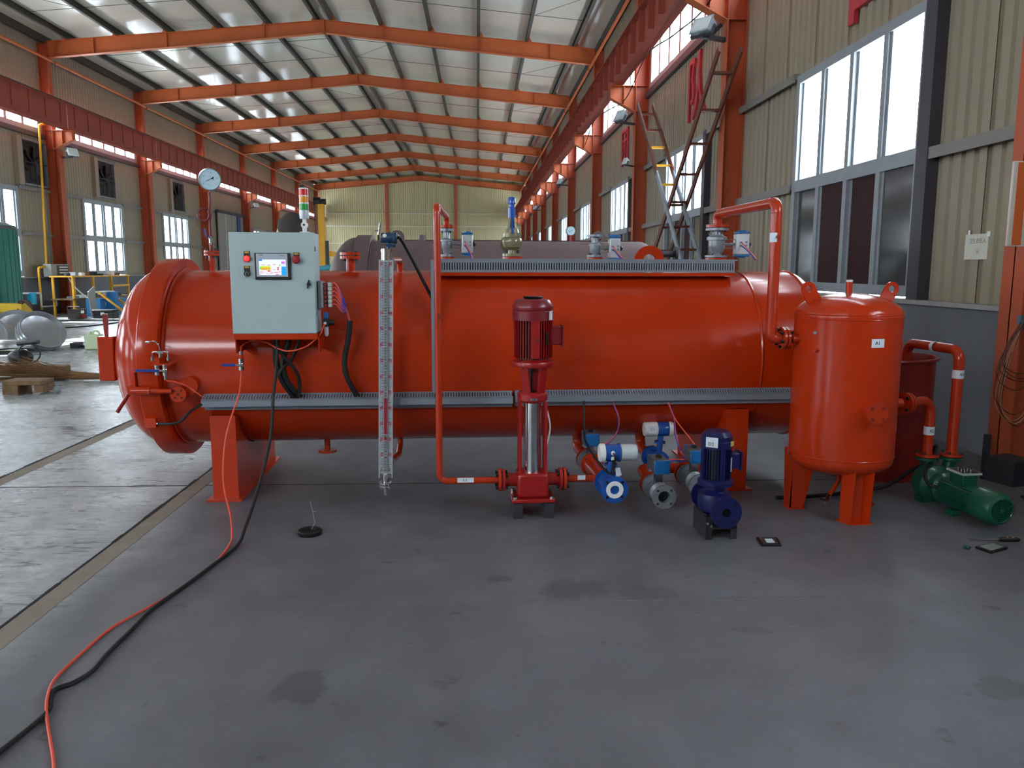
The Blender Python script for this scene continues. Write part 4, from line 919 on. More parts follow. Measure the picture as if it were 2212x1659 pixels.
part(MB().lathe([(.06, .92), (.128, .92), (.13, .926), (.13, .945), (.128, .95), (.1, .965), (.06, .968)], (px, py, 0), Zv, 40), 'motor_flange', PUMPRED, P)
part(bolts(MB(), (px, py, .935), Zv, .118, 4, .009, .045, .9), 'bolts', DRED, P, kind='stuff')
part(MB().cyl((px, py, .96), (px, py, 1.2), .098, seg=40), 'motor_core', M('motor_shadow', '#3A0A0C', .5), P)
for k in range(40):
    a = 2*PI*k/40+.02; c_, s_ = math.cos(a), math.sin(a)
    w = .018 if k % 10 in (0, 1, 9) else .003
    part(MB().bar((px+.107*c_, py+.107*s_, .975), (px+.107*c_, py+.107*s_, 1.198), w, .024, up=(c_, s_, 0)), 'cooling_fin', PUMPRED, P)
part(MB().lathe([(.1, 1.195), (.123, 1.197), (.1235, 1.25), (.119, 1.255), (.123, 1.262), (.122, 1.285), (.1, 1.318), (.085, 1.322), (0, 1.322)], (px, py, 0), Zv, 44), 'fan_cowl', MAROON, P)
part(MB().lathe([(0, 1.322), (.05, 1.322), (.06, 1.334), (.056, 1.338), (0, 1.336)], (px, py, 0), Zv, 28), 'rain_cap', BLACK, P)
jb = part(MB().box(px+.1, px+.17, py-.05, py+.05, 1.05, 1.16), 'junction_box', MAROON, P, bevel=.004)
part(MB().box(px+.17, px+.178, py-.06, py+.06, 1.04, 1.17), 'box_lid', MAROON, jb)
part(MB().lathe([(.1235, 1.205), (.1245, 1.205), (.1245, 1.248), (.1235, 1.248)], (px, py, 0), Zv, 8, -PI*.33, -PI*.2) if False else MB().obox((px+.098, py-.078, 1.226), (.032, .003, .05), Matrix.Rotation(.9, 3, 'Z')), 'rating_sticker', PAPER, P)
part(MB().obox((px+.075, py-.092, 1.09), (.022, .004, .075), Matrix.Rotation(.68, 3, 'Z')), 'rating_plate', BLACK, P)
part(MB().torus((px+.01, py-.125, 1.085), X, .009, .003, 14, 6), 'eye_bolt', DARKST, P)
cable('air_tube', 'thin white tube bowed beside the chrome pump sleeve', 'tube', [(.37, -.93, .66), (.39, -.93, .64), (.411, -.93, .53), (.392, -.93, .42), (.375, -.93, .4)], .005, WHITE)
p = thing('suction_pipe', 'short red pipe between the red pump and the blue flow meter line', 'pipe', (.6, -.98, .19), TF)
part(MB().tube([(.5, -.98, .215), (.76, -.985, .215)], .0215, 18), 'tube', PIPE, p)
part(MB().prism([(-.024, -.014), (.024, -.014), (.024, .014), (-.024, .014)], (.6, -1.004, .225), X, Zv, (0, .003, 0)), 'paper_label', PAPER, p)

# ------------------------------------------------------------------ line one under the vessel: valve, tee, flow meter
def YF_(x, y, z):   # frame whose z runs toward the viewer and x runs up
    return TF @ Matrix.Translation((x, y, z)) @ Matrix(((0, -1, 0, 0), (0, 0, -1, 0), (1, 0, 0, 0), (0, 0, 0, 1)))
p = thing('drain_pipe', 'red elbow pipe under the vessel leading to the left actuated valve', 'pipe', (.73, -.1, .2), TF)
part(MB().tube(fillet([(.73, -.05, .33), (.73, -.05, .2), (.74, -.42, .2)], .09, 8), .037, 20), 'tube', PIPE, p)
part(MB().cyl((.74, -.42, .2), (.74, -.436, .2), .08, seg=28), 'flange', PIPE, p)
pneu('silver valve with light blue actuator cap under the vessel, behind the blue flow meter', YF_(.742, -.442, .2), H=.15, rf=.078, body=.055, dist=.165, aw=.085, ah=.15, ad=.1, red_top=True, red_bot=False, casing=M('actuator_grey', '#6E7276', .4, .4))
p = thing('reducer_pipe', 'red reducing pipe between the left lower valve and the flow meter', 'pipe', (.745, -.8, .2), TF)
part(MB().lathe([(.06, .6), (.06, .7), (.045, .8), (.043, 1.02)], (.742, 0, .2), NY, 28), 'cone', PIPE, p)
part(MB().cyl((.752, -1.0, .2), (.754, -1.018, .2), .08, seg=28), 'flange', PIPE, p)
fm = thing('flow_meter', 'blue flow meter with open white-lined bore facing the camera', 'flow meter', (.765, -1.1, .12), TF)
fx = .766
part(MB().cyl((.757, -1.022, .2), (fx, -1.2, .2), .064, seg=32), 'body', BLUEM, fm)
part(MB().ring((fx, -1.185, .2), (fx, -1.205, .2), .082, .028, 36), 'flange', BLUEM, fm)
part(MB().ring((.757, -1.02, .2), (.757, -1.036, .2), .082, .03, 36), 'flange', BLUEM, fm)
part(MB().lathe([(.028, 1.18), (.028, 1.212), (.05, 1.212), (.053, 1.204)], (fx, 0, .2), NY, 28), 'liner', WHITE, fm)
part(MB().cyl((fx, -1.17, .2), (fx, -1.165, .2), .029, seg=20), 'bore', DARKST, fm)
part(MB().add([], []).cyl((fx-.045, -1.206, .245), (fx-.045, -1.2, .245), .01, seg=10).cyl((fx+.045, -1.206, .245), (fx+.045, -1.2, .245), .01, seg=10).cyl((fx-.045, -1.206, .155), (fx-.045, -1.2, .155), .01, seg=10).cyl((fx+.045, -1.206, .155), (fx+.045, -1.2, .155), .01, seg=10), 'bolt_holes', BLACK, fm, kind='stuff')
part(MB().cyl((.762, -1.09, .25), (.762, -1.09, .35), .022, seg=18).cyl((.762, -1.09, .318), (.762, -1.09, .332), .04, .04, seg=20), 'neck', BLUEM, fm)
hd = part(MB().lathe([(.046, -.045), (.05, -.04), (.05, .03), (.056, .034), (.056, .046), (.05, .05)], (.77, -1.09, .4), X, 30), 'converter_housing', BLUEM, fm)
part(MB().lathe([(0, .05), (.05, .05), (.05, .14), (.045, .148), (0, .148)], (.77, -1.09, .4), X, 30), 'converter_cover', M('cover_grey', '#C2CCCE', .4), hd)
part(MB().lathe([(0, -.085), (.05, -.08), (.056, -.072), (.056, -.048), (.046, -.045)], (.77, -1.09, .4), X, 30), 'display_cover', WHITE, hd)
for z in (.41, .375): part(MB().cyl((.765, -1.14, z), (.763, -1.152, z), .012, seg=12), 'cable_gland', WHITE, hd)
part(MB().prism([(0, 0), (.035, .012), (.022, .06), (-.004, .055)], (.79, -1.12, .255), X, Zv, (0, .001, 0)), 'hang_tag', PAPER, fm)
cable('signal_cable', 'black cable from the lower tray to the blue flow meter, looping behind', 'cable', [(.675, -.62, .64), (.666, -.7, .458), (.659, -.85, .399), (.72, -1.05, .3), (.755, -1.13, .28), (.765, -1.145, .33), (.764, -1.152, .37)], .007, RUBBER)
cable('signal_cable', 'short black cable at the flow meter gland', 'cable', [(.765, -1.152, .41), (.772, -1.165, .39), (.772, -1.15, .32), (.762, -1.14, .28)], .006, RUBBER)
for j, (mt, cn) in enumerate(((HOSE, 'red'), (TUBEB, 'blue'))):
    cable('air_tube', '%s air tube curving from the lower tray to the left lower actuator' % cn, 'tube', [(.876, -.6, .64), (.884, -.6, .6), (.912-.004*j, -.62, .516), (.898, -.62, .422-.006*j), (.84, -.6, .35-.008*j), (.8, -.58, .345-.01*j)], .004, mt)

# ------------------------------------------------------------------ line two: flow meter, header, two valves
p = thing('drain_pipe', 'red elbow pipe under the vessel leading to the rear flow meter', 'pipe', (1.2, -.1, .2), TF)
part(MB().tube(fillet([(1.2, -.05, .33), (1.2, -.05, .19), (1.215, -.32, .19)], .09, 8), .037, 20), 'tube', PIPE, p)
part(MB().cyl((1.215, -.32, .19), (1.216, -.336, .19), .075, seg=28), 'flange', PIPE, p)
fm = thing('flow_meter', 'blue and white flow meter behind, under the vessel between red pipes', 'flow meter', (1.22, -.42, .12), TF)
part(MB().cyl((1.216, -.34, .19), (1.222, -.5, .19), .055, seg=28).ring((1.222, -.49, .19), (1.222, -.505, .19), .075, .03, 28).ring((1.216, -.338, .19), (1.216, -.352, .19), .075, .03, 28), 'body', BLUEM, fm)
part(MB().cyl((1.24, -.43, .23), (1.25, -.43, .36), .02, seg=16).cyl((1.245, -.43, .305), (1.246, -.43, .32), .038, seg=20), 'neck', BLUEM, fm)
hd = part(MB().lathe([(.046, -.03), (.05, -.02), (.05, .04), (.046, .05)], (1.25, -.43, .405), X, 30), 'converter_housing', BLUEM, fm)
part(MB().lathe([(0, -.12), (.045, -.12), (.05, -.113), (.05, -.03), (.046, -.028)], (1.25, -.43, .405), X, 30), 'converter_cover', WHITE, hd)
part(MB().lathe([(0, .085), (.045, .083), (.05, .075), (.05, .05)], (1.25, -.43, .405), X, 30), 'display_cover', WHITE, hd)
sl_ = part(MB().prism([(-.03, -.026), (.025, -.026), (.025, .026), (-.03, .026)], (1.18, -.4835, .412), X, Zv, (0, .003, 0)), 'paper_label', PAPER, hd)
text('C1', .026, (1.178, -.4842, .412), INK, sl_)
hp = thing('header_pipe', 'red header pipe joining the rear flow meter to the two lower right valves', 'pipe', (1.2, -.62, .1), TF)
part(MB().tube([(1.222, -.505, .19), (1.226, -.62, .175)], .036, 20), 'inlet', PIPE, hp)
part(MB().tube(fillet([(1.068, -.9, .155), (1.068, -.62, .175), (1.34, -.62, .175), (1.345, -.72, .165)], .05, 8), .034, 20), 'tube', PIPE, hp)
part(MB().cyl((1.068, -.9, .15), (1.068, -.916, .15), .078, seg=28), 'flange', PIPE, hp)
part(MB().cyl((1.345, -.72, .165), (1.345, -.736, .165), .078, seg=28), 'flange', PIPE, hp)
part(MB().lathe([(.0345, 0), (.0357, 0), (.0357, .045), (.0345, .045)], (1.115, -.62, .175), X, 12, 0, 2*PI), 'paper_label', PAPER, hp)
AG = M('actuator_grey', '#6E7276', .4, .4)
pneu('silver flanged valve with grey actuator and blue end cap, open bore facing the camera', YF_(1.067, -.92, .15), H=.29, rf=.073, body=.05, dist=.165, aw=.085, ah=.2, ad=.095, red_top=False, red_bot=False, open_top=True, casing=AG)
pneu('silver flanged valve with grey actuator half hidden behind the dark blue pump', YF_(1.345, -.74, .165), H=.29, rf=.073, body=.05, dist=.165, aw=.085, ah=.2, ad=.095, red_top=False, red_bot=False, casing=AG)
for j, (mt, cn, k) in enumerate(((HOSE, 'red', 0), (TUBEB, 'blue', 0), (HOSE, 'orange', 1))):
    pts = [(1.246, -.6, .62), (1.272, -.65, .532), (1.264-.006*j, -.75, .428), (1.268, -.85, .344), (1.3, -.86, .3-.02*j)] if not k else [(1.248, -.6, .62), (1.28, -.66, .52), (1.33, -.8, .43), (1.36, -.84, .385), (1.37, -.85, .36)]
    cable('air_tube', '%s air tube dropping from the lower tray to the %s' % (cn, 'valve behind the blue pump' if k else 'right lower actuators'), 'tube', pts, .004, mt)
for j, (mt, cn) in enumerate(((HOSE, 'red'), (TUBEB, 'blue'))):
    cable('air_tube', '%s air tube bridging the two lower right actuators' % cn, 'tube', [(1.12, -1.0, .325-.01*j), (1.17, -1.0, .33-.01*j), (1.24, -.95, .315-.01*j), (1.3, -.9, .3-.01*j)], .0035, mt)

# ------------------------------------------------------------------ dark blue pump
B = thing('inline_pump', 'dark blue vertical inline pump on a black stand with open round flange', 'pump', (1.305, -1.44, 0), TF)
bx_, by_ = 1.3, -1.42
st = MB()
for a in (-1, 1): st.box(bx_+a*.085-.004, bx_+a*.085+.004, by_-.13, by_+.1, 0, .13).box(min(bx_+a*.085, bx_+a*.055), max(bx_+a*.085, bx_+a*.055), by_-.13, by_-.125, 0, .13).box(min(bx_+a*.085, bx_+a*.055), max(bx_+a*.085, bx_+a*.055), by_+.095, by_+.1, 0, .13)
st.box(bx_-.085, bx_+.085, by_-.13, by_+.1, .06, .07)
part(st, 'stand', DARKST, B)
part(MB().lathe([(0, .11), (.06, .115), (.09, .14), (.098, .19), (.09, .235), (.07, .25), (0, .252)], (bx_, by_, 0), Zv, 32), 'volute', BLUEP, B)
part(MB().cyl((bx_, by_-.17, .175), (bx_, by_+.17, .175), .05, seg=24).ring((bx_, by_-.19, .175), (bx_, by_-.17, .175), .05, .027, 24), 'port_neck', BLUEP, B)
fl_ = part(MB().ring((bx_, by_-.2, .175), (bx_, by_-.182, .175), .088, .026, 36), 'front_flange', BLUEP, B)
part(MB().ring((bx_, by_-.205, .175), (bx_, by_-.2, .175), .05, .026, 30), 'raised_face', BLUEP, fl_)
part(MB().cyl((bx_, by_-.175, .175), (bx_, by_-.1705, .175), .027, seg=20), 'bore', BLACK, fl_)
m = MB()
for a in (PI/4, 3*PI/4, 5*PI/4, 7*PI/4): m.cyl((bx_+.068*math.cos(a), by_-.201, .175+.068*math.sin(a)), (bx_+.068*math.cos(a), by_-.199, .175+.068*math.sin(a)), .009, seg=10)
part(m, 'bolt_holes', BLACK, fl_, kind='stuff')
part(MB().ring((bx_, by_+.155, .175), (bx_, by_+.175, .175), .085, .03, 36), 'rear_flange', BLUEP, B)
part(MB().lathe([(.07, .25), (.06, .262), (.06, .28), (.098, .285), (.1, .29), (.1, .31), (.09, .318), (.078, .325)], (bx_, by_, 0), Zv, 36), 'motor_flange', BLUEP, B)
part(MB().cyl((bx_, by_, .32), (bx_, by_, .51), .07, seg=32), 'motor_core', M('motor_core_dark', '#0A0C20', .5), B)
for k in range(32):
    a = 2*PI*k/32+.03; c_, s_ = math.cos(a), math.sin(a); w = .014 if k % 8 in (0, 1) else .0028
    part(MB().bar((bx_+.076*c_, by_+.076*s_, .325), (bx_+.076*c_, by_+.076*s_, .508), w, .018, up=(c_, s_, 0)), 'cooling_fin', BLUEP, B)
cw = part(MB().lathe([(.07, .5), (.088, .502), (.0885, .54), (.086, .543), (.088, .548), (.087, .57), (.068, .595), (.062, .596)], (bx_, by_, 0), Zv, 40), 'fan_cowl', BLUEP, B)
m = MB()
for k in range(-6, 7):
    h_ = math.sqrt(max(.0001, .063**2-(k*.0095)**2)); m.box(bx_+k*.0095-.0028, bx_+k*.0095+.0028, by_-h_, by_+h_, .592, .597)
m.box(bx_-.062, bx_+.062, by_-.004, by_+.004, .592, .597)
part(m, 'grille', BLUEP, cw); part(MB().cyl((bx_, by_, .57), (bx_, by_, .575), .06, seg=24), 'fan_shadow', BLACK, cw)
lb = part(MB().obox((bx_-.055, by_-.078, .545), (.068, .003, .056), Matrix.Rotation(-.62, 3, 'Z')), 'paper_label', PAPER, B)
text('D2', .026, (bx_-.06, by_-.0795, .535), INK, lb, R=Matrix.Rotation(-.62, 4, 'Z') @ Matrix.Rotation(PI/2, 4, 'X'))
part(MB().obox((bx_+.068, by_-.062, .532), (.036, .003, .028), Matrix.Rotation(.83, 3, 'Z')), 'warning_sticker', M('sticker_yellow', '#D8C868', .5), B)
jb = part(MB().box(bx_+.075, bx_+.128, by_-.04, by_+.04, .38, .47), 'junction_box', BLUEP, B, bevel=.004)
part(MB().box(bx_+.128, bx_+.135, by_-.05, by_+.05, .37, .48), 'box_lid', BLUEP, jb)
part(MB().obox((bx_+.07, by_-.055, .41), (.014, .003, .08), Matrix.Rotation(.9, 3, 'Z')), 'rating_plate', ALU, B)
for z_, xx in ((.1, -.085), (.085, -.065)): part(MB().cyl((bx_+xx, by_-.13, z_), (bx_+xx, by_-.15, z_), .008, seg=6), 'anchor_bolt', CHROME, B)

# ------------------------------------------------------------------ upright tank
ax, ay, ar = 2.243, 4.72, .307
A = thing('separator_tank', 'upright glossy red tank with domed ends on three legs at the vessel right end', 'tank', (ax, ay, 0))
part(MB().lathe([(ar, .385), (ar, 1.215)], (ax, ay, 0), Zv, 96), 'shell', RED, A)
part(MB().lathe([(ar*math.cos(t), 1.235+.125*math.sin(t)) for t in [PI/2*k/14 for k in range(15)]]+[], (ax, ay, 0), Zv, 96), 'top_dome', RED, A)
part(MB().lathe([(ar, 1.21), (ar+.002, 1.213), (ar+.002, 1.235), (ar, 1.238)], (ax, ay, 0), Zv, 96), 'dome_skirt', RED, A)
part(MB().lathe([(ar, .386)]+[(ar*math.cos(t), .36-.11*math.sin(t)) for t in [PI/2*k/14 for k in range(15)]], (ax, ay, 0), Zv, 96), 'bottom_dome', RED, A)
for z in (1.212, 1.238, .385): part(MB().torus((ax, ay, z), Zv, ar, .004, 96, 6), 'weld_seam', RED, A)
for (dx, dy, tl, sg) in ((-.25, -.03, -.5, -1), (.235, -.02, .45, 1)):
    u = Vector((math.cos(tl), 0, -math.sin(tl))); w = Vector((math.sin(tl), 0, math.cos(tl)))
    part(lug(MB(), (ax+dx+.015*sg, ay+dy, 1.385), u, w, .042, .02, .1, (0, .014, 0)), 'lifting_lug', RED, A)
part(MB().cyl((ax-.005, ay, 1.34), (ax-.005, ay, 1.425), .0185, seg=16), 'top_nipple', PIPE, A); part(MB().cyl((ax-.005, ay, 1.425), (ax-.005, ay, 1.438), .019, seg=16), 'thread_tape', WHITE, A)
def on(phi, r=ar): return Vector((ax+r*math.sin(phi), ay-r*math.cos(phi), 0))
lb = pad(A, (ax, ay, 1.06), ar, 0, 1, 0, .048, Zv); bpy.data.objects.remove(lb)
lb = MB(); q = [on(.0+.26*k/6, ar+.001) for k in range(7)]
lb.add([p_+Vector((0, 0, 1.058)) for p_ in q]+[p_+Vector((0, 0, 1.108)) for p_ in q], [(k, k+1, 8+k, 7+k) for k in range(6)])
lb = part(lb, 'paper_label', PAPER, A)
text('A1', .028, on(.12, ar+.0025)+Vector((0, 0, 1.083)), INK, lb, R=Matrix.Rotation(.12, 4, 'Z') @ Matrix.Rotation(PI/2, 4, 'X'))
d_ = on(.06, 1)-Vector((ax, ay, 0)); d_.normalize()
pt = part(MB().cyl(on(.06, ar-.02)+Vector((0, 0, .69)), on(.06, ar+.07)+Vector((0, 0, .69)), .035, seg=20), 'hand_hole', PIPE, A)
part(MB().cyl(on(.06, ar+.05)+Vector((0, 0, .69)), on(.06, ar+.066)+Vector((0, 0, .69)), .062, seg=32).cyl(on(.06, ar+.07)+Vector((0, 0, .69)), on(.06, ar+.084)+Vector((0, 0, .69)), .062, seg=32), 'flange', PIPE, pt)
part(bolts(MB(), on(.06, ar+.068)+Vector((0, 0, .69)), d_, .045, 4, .009, .05, PI/4), 'bolts', M('bolt_red', '#8A2A20', .5), pt, kind='stuff')
part(MB().cyl(on(-1.0, ar-.01)+Vector((0, 0, 1.135)), on(-1.0, ar+.02)+Vector((0, 0, 1.135)), .012, seg=10), 'threaded_socket', CHROME, A)
part(MB().cyl(on(-.98, ar-.01)+Vector((0, 0, 1.03)), on(-.98, ar+.03)+Vector((0, 0, 1.03)), .013, .011, seg=12), 'stub', PIPE, A)
part(MB().cyl(on(-1.5, ar-.03)+Vector((0, 0, 1.085)), on(-1.5, ar+.04)+Vector((0, 0, 1.085)), .024, seg=16), 'inlet_nozzle', PIPE, A)
part(MB().cyl((ax+.26, ay+.12, .66), (ax+.44, ay+.13, .66), .033, seg=20), 'outlet_nozzle', PIPE, A)
# legs: bent channels
def leg(phi, tw=.075, bw=.045):
    c_ = on(phi, .285); u = Vector((math.cos(phi), math.sin(phi), 0)); o = Vector((math.sin(phi), -math.cos(phi), 0))
    m = MB()
    for sg in (-1, 1):
        poly = [(-.1, .36), (.02, .4), (.02, .0), (-.07, .0)] if True else None
        m.prism(poly, c_+u*sg*.08-u*(.004 if sg > 0 else -.0), o, Zv, u*.008*(-sg))
    m.prism([(-.08, .0), (.08, .0), (.08, .4), (-.08, .4)], c_-o*.07*0+o*.012, u, Zv, o*.008) if phi < -.5 else None
    m.box(0, 0, 0, 0, 0, 0) if False else None
    lg_ = part(m, 'leg', RED, A)
    b = MB(); R = Matrix((u, o, Vector((0, 0, 1)))).transposed(); b.obox(c_+Vector((0, 0, .006))-o*.03, (.17, .12, .012), R)
    part(b, 'foot_plate', RED, lg_)
def leg2(c, ang, poly):
    pass
# left leg: broad tapering plate
lg_ = part(MB().prism([(0, 0), (.09, 0), (.17, .37), (.015, .37)], (1.965, 4.775, .006), X, Zv, (0, .012, 0)).prism([(0, 0), (.09, 0), (.12, .37), (.0, .37)], (1.965, 4.775, .006), (0, 1, 0), Zv, (.012, 0, 0)), 'leg', RED, A)
part(MB().box(1.955, 2.065, 4.765, 4.87, 0, .008), 'foot_plate', RED, lg_)
lg_ = part(MB().prism([(0, 0), (.07, 0), (.085, .36), (0, .36)], (2.165, 4.5, .008), (.55, -.83, 0), Zv, (.006, .004, 0)).prism([(0, 0), (.07, 0), (.085, .36), (0, .36)], (2.29, 4.52, .008), (.5, -.86, 0), Zv, (.006, .004, 0)).box(2.165, 2.295, 4.505, 4.513, .008, .36), 'leg', RED, A)
part(MB().prism([(2.155, 4.53), (2.2, 4.435), (2.34, 4.445), (2.33, 4.54)], (0, 0, 0), X, Yv, (0, 0, .008)), 'foot_plate', RED, lg_)
lg_ = part(MB().box(2.42, 2.53, 4.83, 4.842, .008, .38).box(2.42, 2.432, 4.83, 4.92, .008, .38).box(2.518, 2.53, 4.83, 4.92, .008, .38), 'leg', RED, A)
part(MB().box(2.41, 2.54, 4.82, 4.93, 0, .008), 'foot_plate', RED, lg_)
dp = part(MB().tube([(2.24, 4.7, .26), (2.22, 4.66, .21), (2.13, 4.58, .14)], .013, 12), 'drain_pipe', PIPE, A)
part(MB().cyl((2.13, 4.58, .14), (2.085, 4.545, .108), .014, seg=10), 'drain_valve', CHROME, dp); part(MB().bar((2.1, 4.54, .125), (2.06, 4.55, .13), .008, .01), 'valve_handle', BLACK, dp)
# dark red open tank behind
wt = thing('water_tank', 'dark red open-topped round water tank behind the upright tank', 'tank', (2.97, 5.8, 0))
part(MB().lathe([(.42, .0), (.42, .86), (.414, .86), (.414, .02), (0, .02), (0, 0), (.42, 0)], (2.97, 5.8, 0), Zv, 64), 'shell', DRED, wt)
part(MB().lathe([(.412, .85), (.442, .85), (.446, .858), (.442, .868), (.412, .868), (.412, .85)], (2.97, 5.8, 0), Zv, 64), 'rim', DRED, wt)
part(MB().lathe([(.42, 0), (.445, 0), (.445, .01), (.42, .01)], (2.97, 5.8, 0), Zv, 64), 'base_ring', DRED, wt)
cable('hose', 'black hose lying against the foot of the dark red water tank', 'hose', [(1.95, 4.95, .02), (2.2, 4.98, .02), (2.5, 5.05, .025), (2.75, 5.1, .05), (2.9, 5.1, .14), (2.97, 5.02, .22)], .014, RUBBER, F=ID)

# ------------------------------------------------------------------ green vacuum pump
V = thing('vacuum_pump', 'green vacuum pump with finned motor and round fan cowl on the floor at right', 'pump', (2.98, 4.7, 0))
p0 = Vector((2.965, 4.97, .125)); p1 = Vector((3.03, 4.3, .118)); d_ = (p1-p0).normalized(); sd = Vector((-d_.y, d_.x, 0)); L = (p1-p0).length
part(MB().lathe([(0, -.02), (.1, -.02), (.118, 0), (.12, .09), (.1, .1), (.085, .12), (.085, .16)], p0, d_, 36), 'pump_casing', MGREEN, V)
f1, f2 = Vector((2.955, 4.98, .28)), Vector((3.125, 4.99, .28))
for q_ in (f1, f2): part(MB().cyl(Vector((q_.x*.8+p0.x*.2, q_.y, .13)), q_-Vector((0, 0, .01)), .04, seg=20), 'port_neck', MGREEN, V)
for q_ in (f1, f2):
    part(MB().cyl(q_-Vector((0, 0, .018)), q_, .073, seg=28), 'port_flange', MGREEN, V)
    part(bolts(MB(), q_+Vector((0, 0, .004)), Zv, .056, 4, .01, .06, PI/4), 'bolts', BLACK, V, kind='stuff')
part(MB().lathe([(.085, .16), (.1, .165), (.1, .185), (.08, .2), (.078, .48), (.08, .5)], p0, d_, 36), 'motor_frame', MGREEN, V)
for k in range(30):
    a = 2*PI*k/30; u_ = sd*math.cos(a)+Vector((0, 0, 1))*math.sin(a)
    if math.sin(a) > .75: continue
    part(MB().bar(p0+d_*.2+u_*.084, p0+d_*.49+u_*.084, .004, .014, up=u_), 'cooling_fin', MGREEN, V)
cw = part(MB().lathe([(.085, .495), (.1, .5), (.102, .56), (.1, .62), (.085, .655), (.07, .664), (.066, .66)], p0, d_, 44), 'fan_cowl', MGREEN, V)
m = MB(); ce = p0+d_*.661
for k in range(-6, 7):
    h_ = math.sqrt(max(1e-5, .07**2-(k*.011)**2))
    m.bar(ce+sd*k*.011-Vector((0, 0, h_)), ce+sd*k*.011+Vector((0, 0, h_)), .003, .003, up=d_); m.bar(ce+Vector((0, 0, k*.011))-sd*h_, ce+Vector((0, 0, k*.011))+sd*h_, .003, .003, up=d_)
m.cyl(ce, ce+d_*.002, .014, seg=16)
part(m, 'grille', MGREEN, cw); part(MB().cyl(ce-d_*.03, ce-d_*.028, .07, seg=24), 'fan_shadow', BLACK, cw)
Rm = Matrix((sd, d_, Vector((0, 0, 1)))).transposed()
jb = part(MB().obox(p0+d_*.33+Vector((0, 0, .105)), (.1, .12, .07), Rm), 'junction_box', MGREEN, V, bevel=.006)
part(MB().obox(p0+d_*.33+Vector((0, 0, .146)), (.13, .15, .012), Rm), 'box_rim', M('rim_pale', '#A8B0A8', .5), jb)
part(MB().obox(p0+d_*.33+Vector((0, 0, .1525)), (.11, .13, .002), Rm), 'terminal_board', BLACK, jb)
m = MB()
for k in range(6): m.cyl(p0+d_*(.3+.03*(k % 3))+sd*(-.02+.04*(k//3))+Vector((0, 0, .153)), p0+d_*(.3+.03*(k % 3))+sd*(-.02+.04*(k//3))+Vector((0, 0, .165)), .005, seg=6)
part(m, 'terminals', CHROME, jb, kind='stuff')
for a, b in ((.05, 1), (.05, -1), (.35, 1), (.35, -1)): part(MB().obox(p0+d_*a+sd*b*.07-Vector((0, 0, p0.z-.02)), (.05, .07, .04), Rm), 'foot', MGREEN, V)
p = thing('suction_pipe', 'red elbow pipe from the upright tank down to the green vacuum pump', 'pipe', (2.9, 4.95, .29))
part(MB().tube(fillet([(ax+.46, ay+.135, .66), (2.955, 4.98, .66), (2.955, 4.98, .3)], .1, 10), .031, 22), 'tube', PIPE, p)
flange_pair(p, (ax+.475, ay+.14, .66), (1, .4, 0), .068, nb=4, br=.011)
part(MB().cyl(f1+Vector((0, 0, .006)), f1+Vector((0, 0, .022)), .073, seg=28), 'flange', PIPE, p)
lb = pad(p, (2.955, 4.98, .43), .0315, 0, 2*PI, 0, .055, Zv); text('A2', .03, (2.953, 4.945, .458), INK, lb, sx=.8)
p = thing('discharge_pipe', 'red bent pipe from the green pump up and over into the water tank', 'pipe', (3.125, 4.99, .29))
part(MB().tube(fillet([(3.125, 4.99, .3), (3.125, 4.99, .985), (3.07, 5.52, .985), (3.07, 5.52, .7)], .075, 10), .033, 22), 'tube', PIPE, p)
part(MB().cyl(f2+Vector((0, 0, .006)), f2+Vector((0, 0, .022)), .073, seg=28), 'flange', PIPE, p)
lb = pad(p, (3.125, 4.99, .8), .0335, -PI*.9, PI*.35, 0, .055, Zv); text('A3', .028, (3.128, 4.953, .828), INK, lb, sx=.8)
pad(p, (3.09, 5.2, .985), .0335, 0, 2*PI, 0, .03, (-.1, 1, 0))
cable('motor_cable', 'black cable looping from the green pump terminal box over its casing', 'cable', [(3.0, 4.66, .22), (2.93, 4.74, .14), (2.87, 4.8, .15), (2.88, 4.86, .22), (2.98, 4.95, .26), (3.03, 5.0, .34), (3.04, 5.06, .3), (3.02, 5.15, .05)], .011, RUBBER, F=ID)
# ------------------------------------------------------------------ brown primed vessel behind
VF = Matrix.Translation((0, 10.5, 0)) @ Matrix.Rotation(math.radians(1.2), 4, 'Z'); R2, Z2 = .86, .995
w = thing('pressure_vessel', 'long matt brown primed vessel standing behind the red one', 'pressure vessel', (0, 0, 0), VF)
part(MB().lathe([(R2, -1.34), (R2, 2.12)], (0, 0, Z2), X, 96), 'shell', PRIMER, w)
part(MB().lathe([(R2*math.cos(t), 2.12+.36*math.sin(t)) for t in [PI/2*k/14 for k in range(15)]], (0, 0, Z2), X, 96), 'rear_head', PRIMER, w)
part(MB().lathe([(.8, -1.34), (.93, -1.34), (.93, -1.52), (.8, -1.52)], (0, 0, Z2), X, 96), 'locking_ring', PRIMER, w)
part(MB().lathe([(.9, -1.5)]+[(.9*math.cos(t), -1.55-.4*math.sin(t)) for t in [PI/2*k/14 for k in range(15)]], (0, 0, Z2), X, 96), 'door_head', PRIMER, w)
part(MB().torus((-1.33, 0, Z2), X, R2+.003, .01, 80, 6), 'weld_seam', PRIMER, w)
for s_ in (-.9, 1.6):
    part(MB().box(s_-.1, s_+.1, -.6, .6, 0, .45), 'saddle', PRIMER, w)
for s_ in (-1.03, 1.59):
    part(lug(MB(), (s_, -.02, 1.9), X, Zv, .09, .04, .1, (0, .04, 0)), 'lifting_lug', PRIMER, w)
nz = part(MB().cyl((2.4, .1, 1.72-.02), (2.66, .1, 1.7), .045, seg=18), 'end_nozzle', DARKST, w); part(MB().cyl((2.64, .1, 1.7), (2.67, .1, 1.7), .1, seg=24), 'flange', DARKST, nz)
part(MB().cyl((-.71, 0, 1.8), (-.71, 0, 1.93), .045, seg=16), 'stub', PRIMER, w)
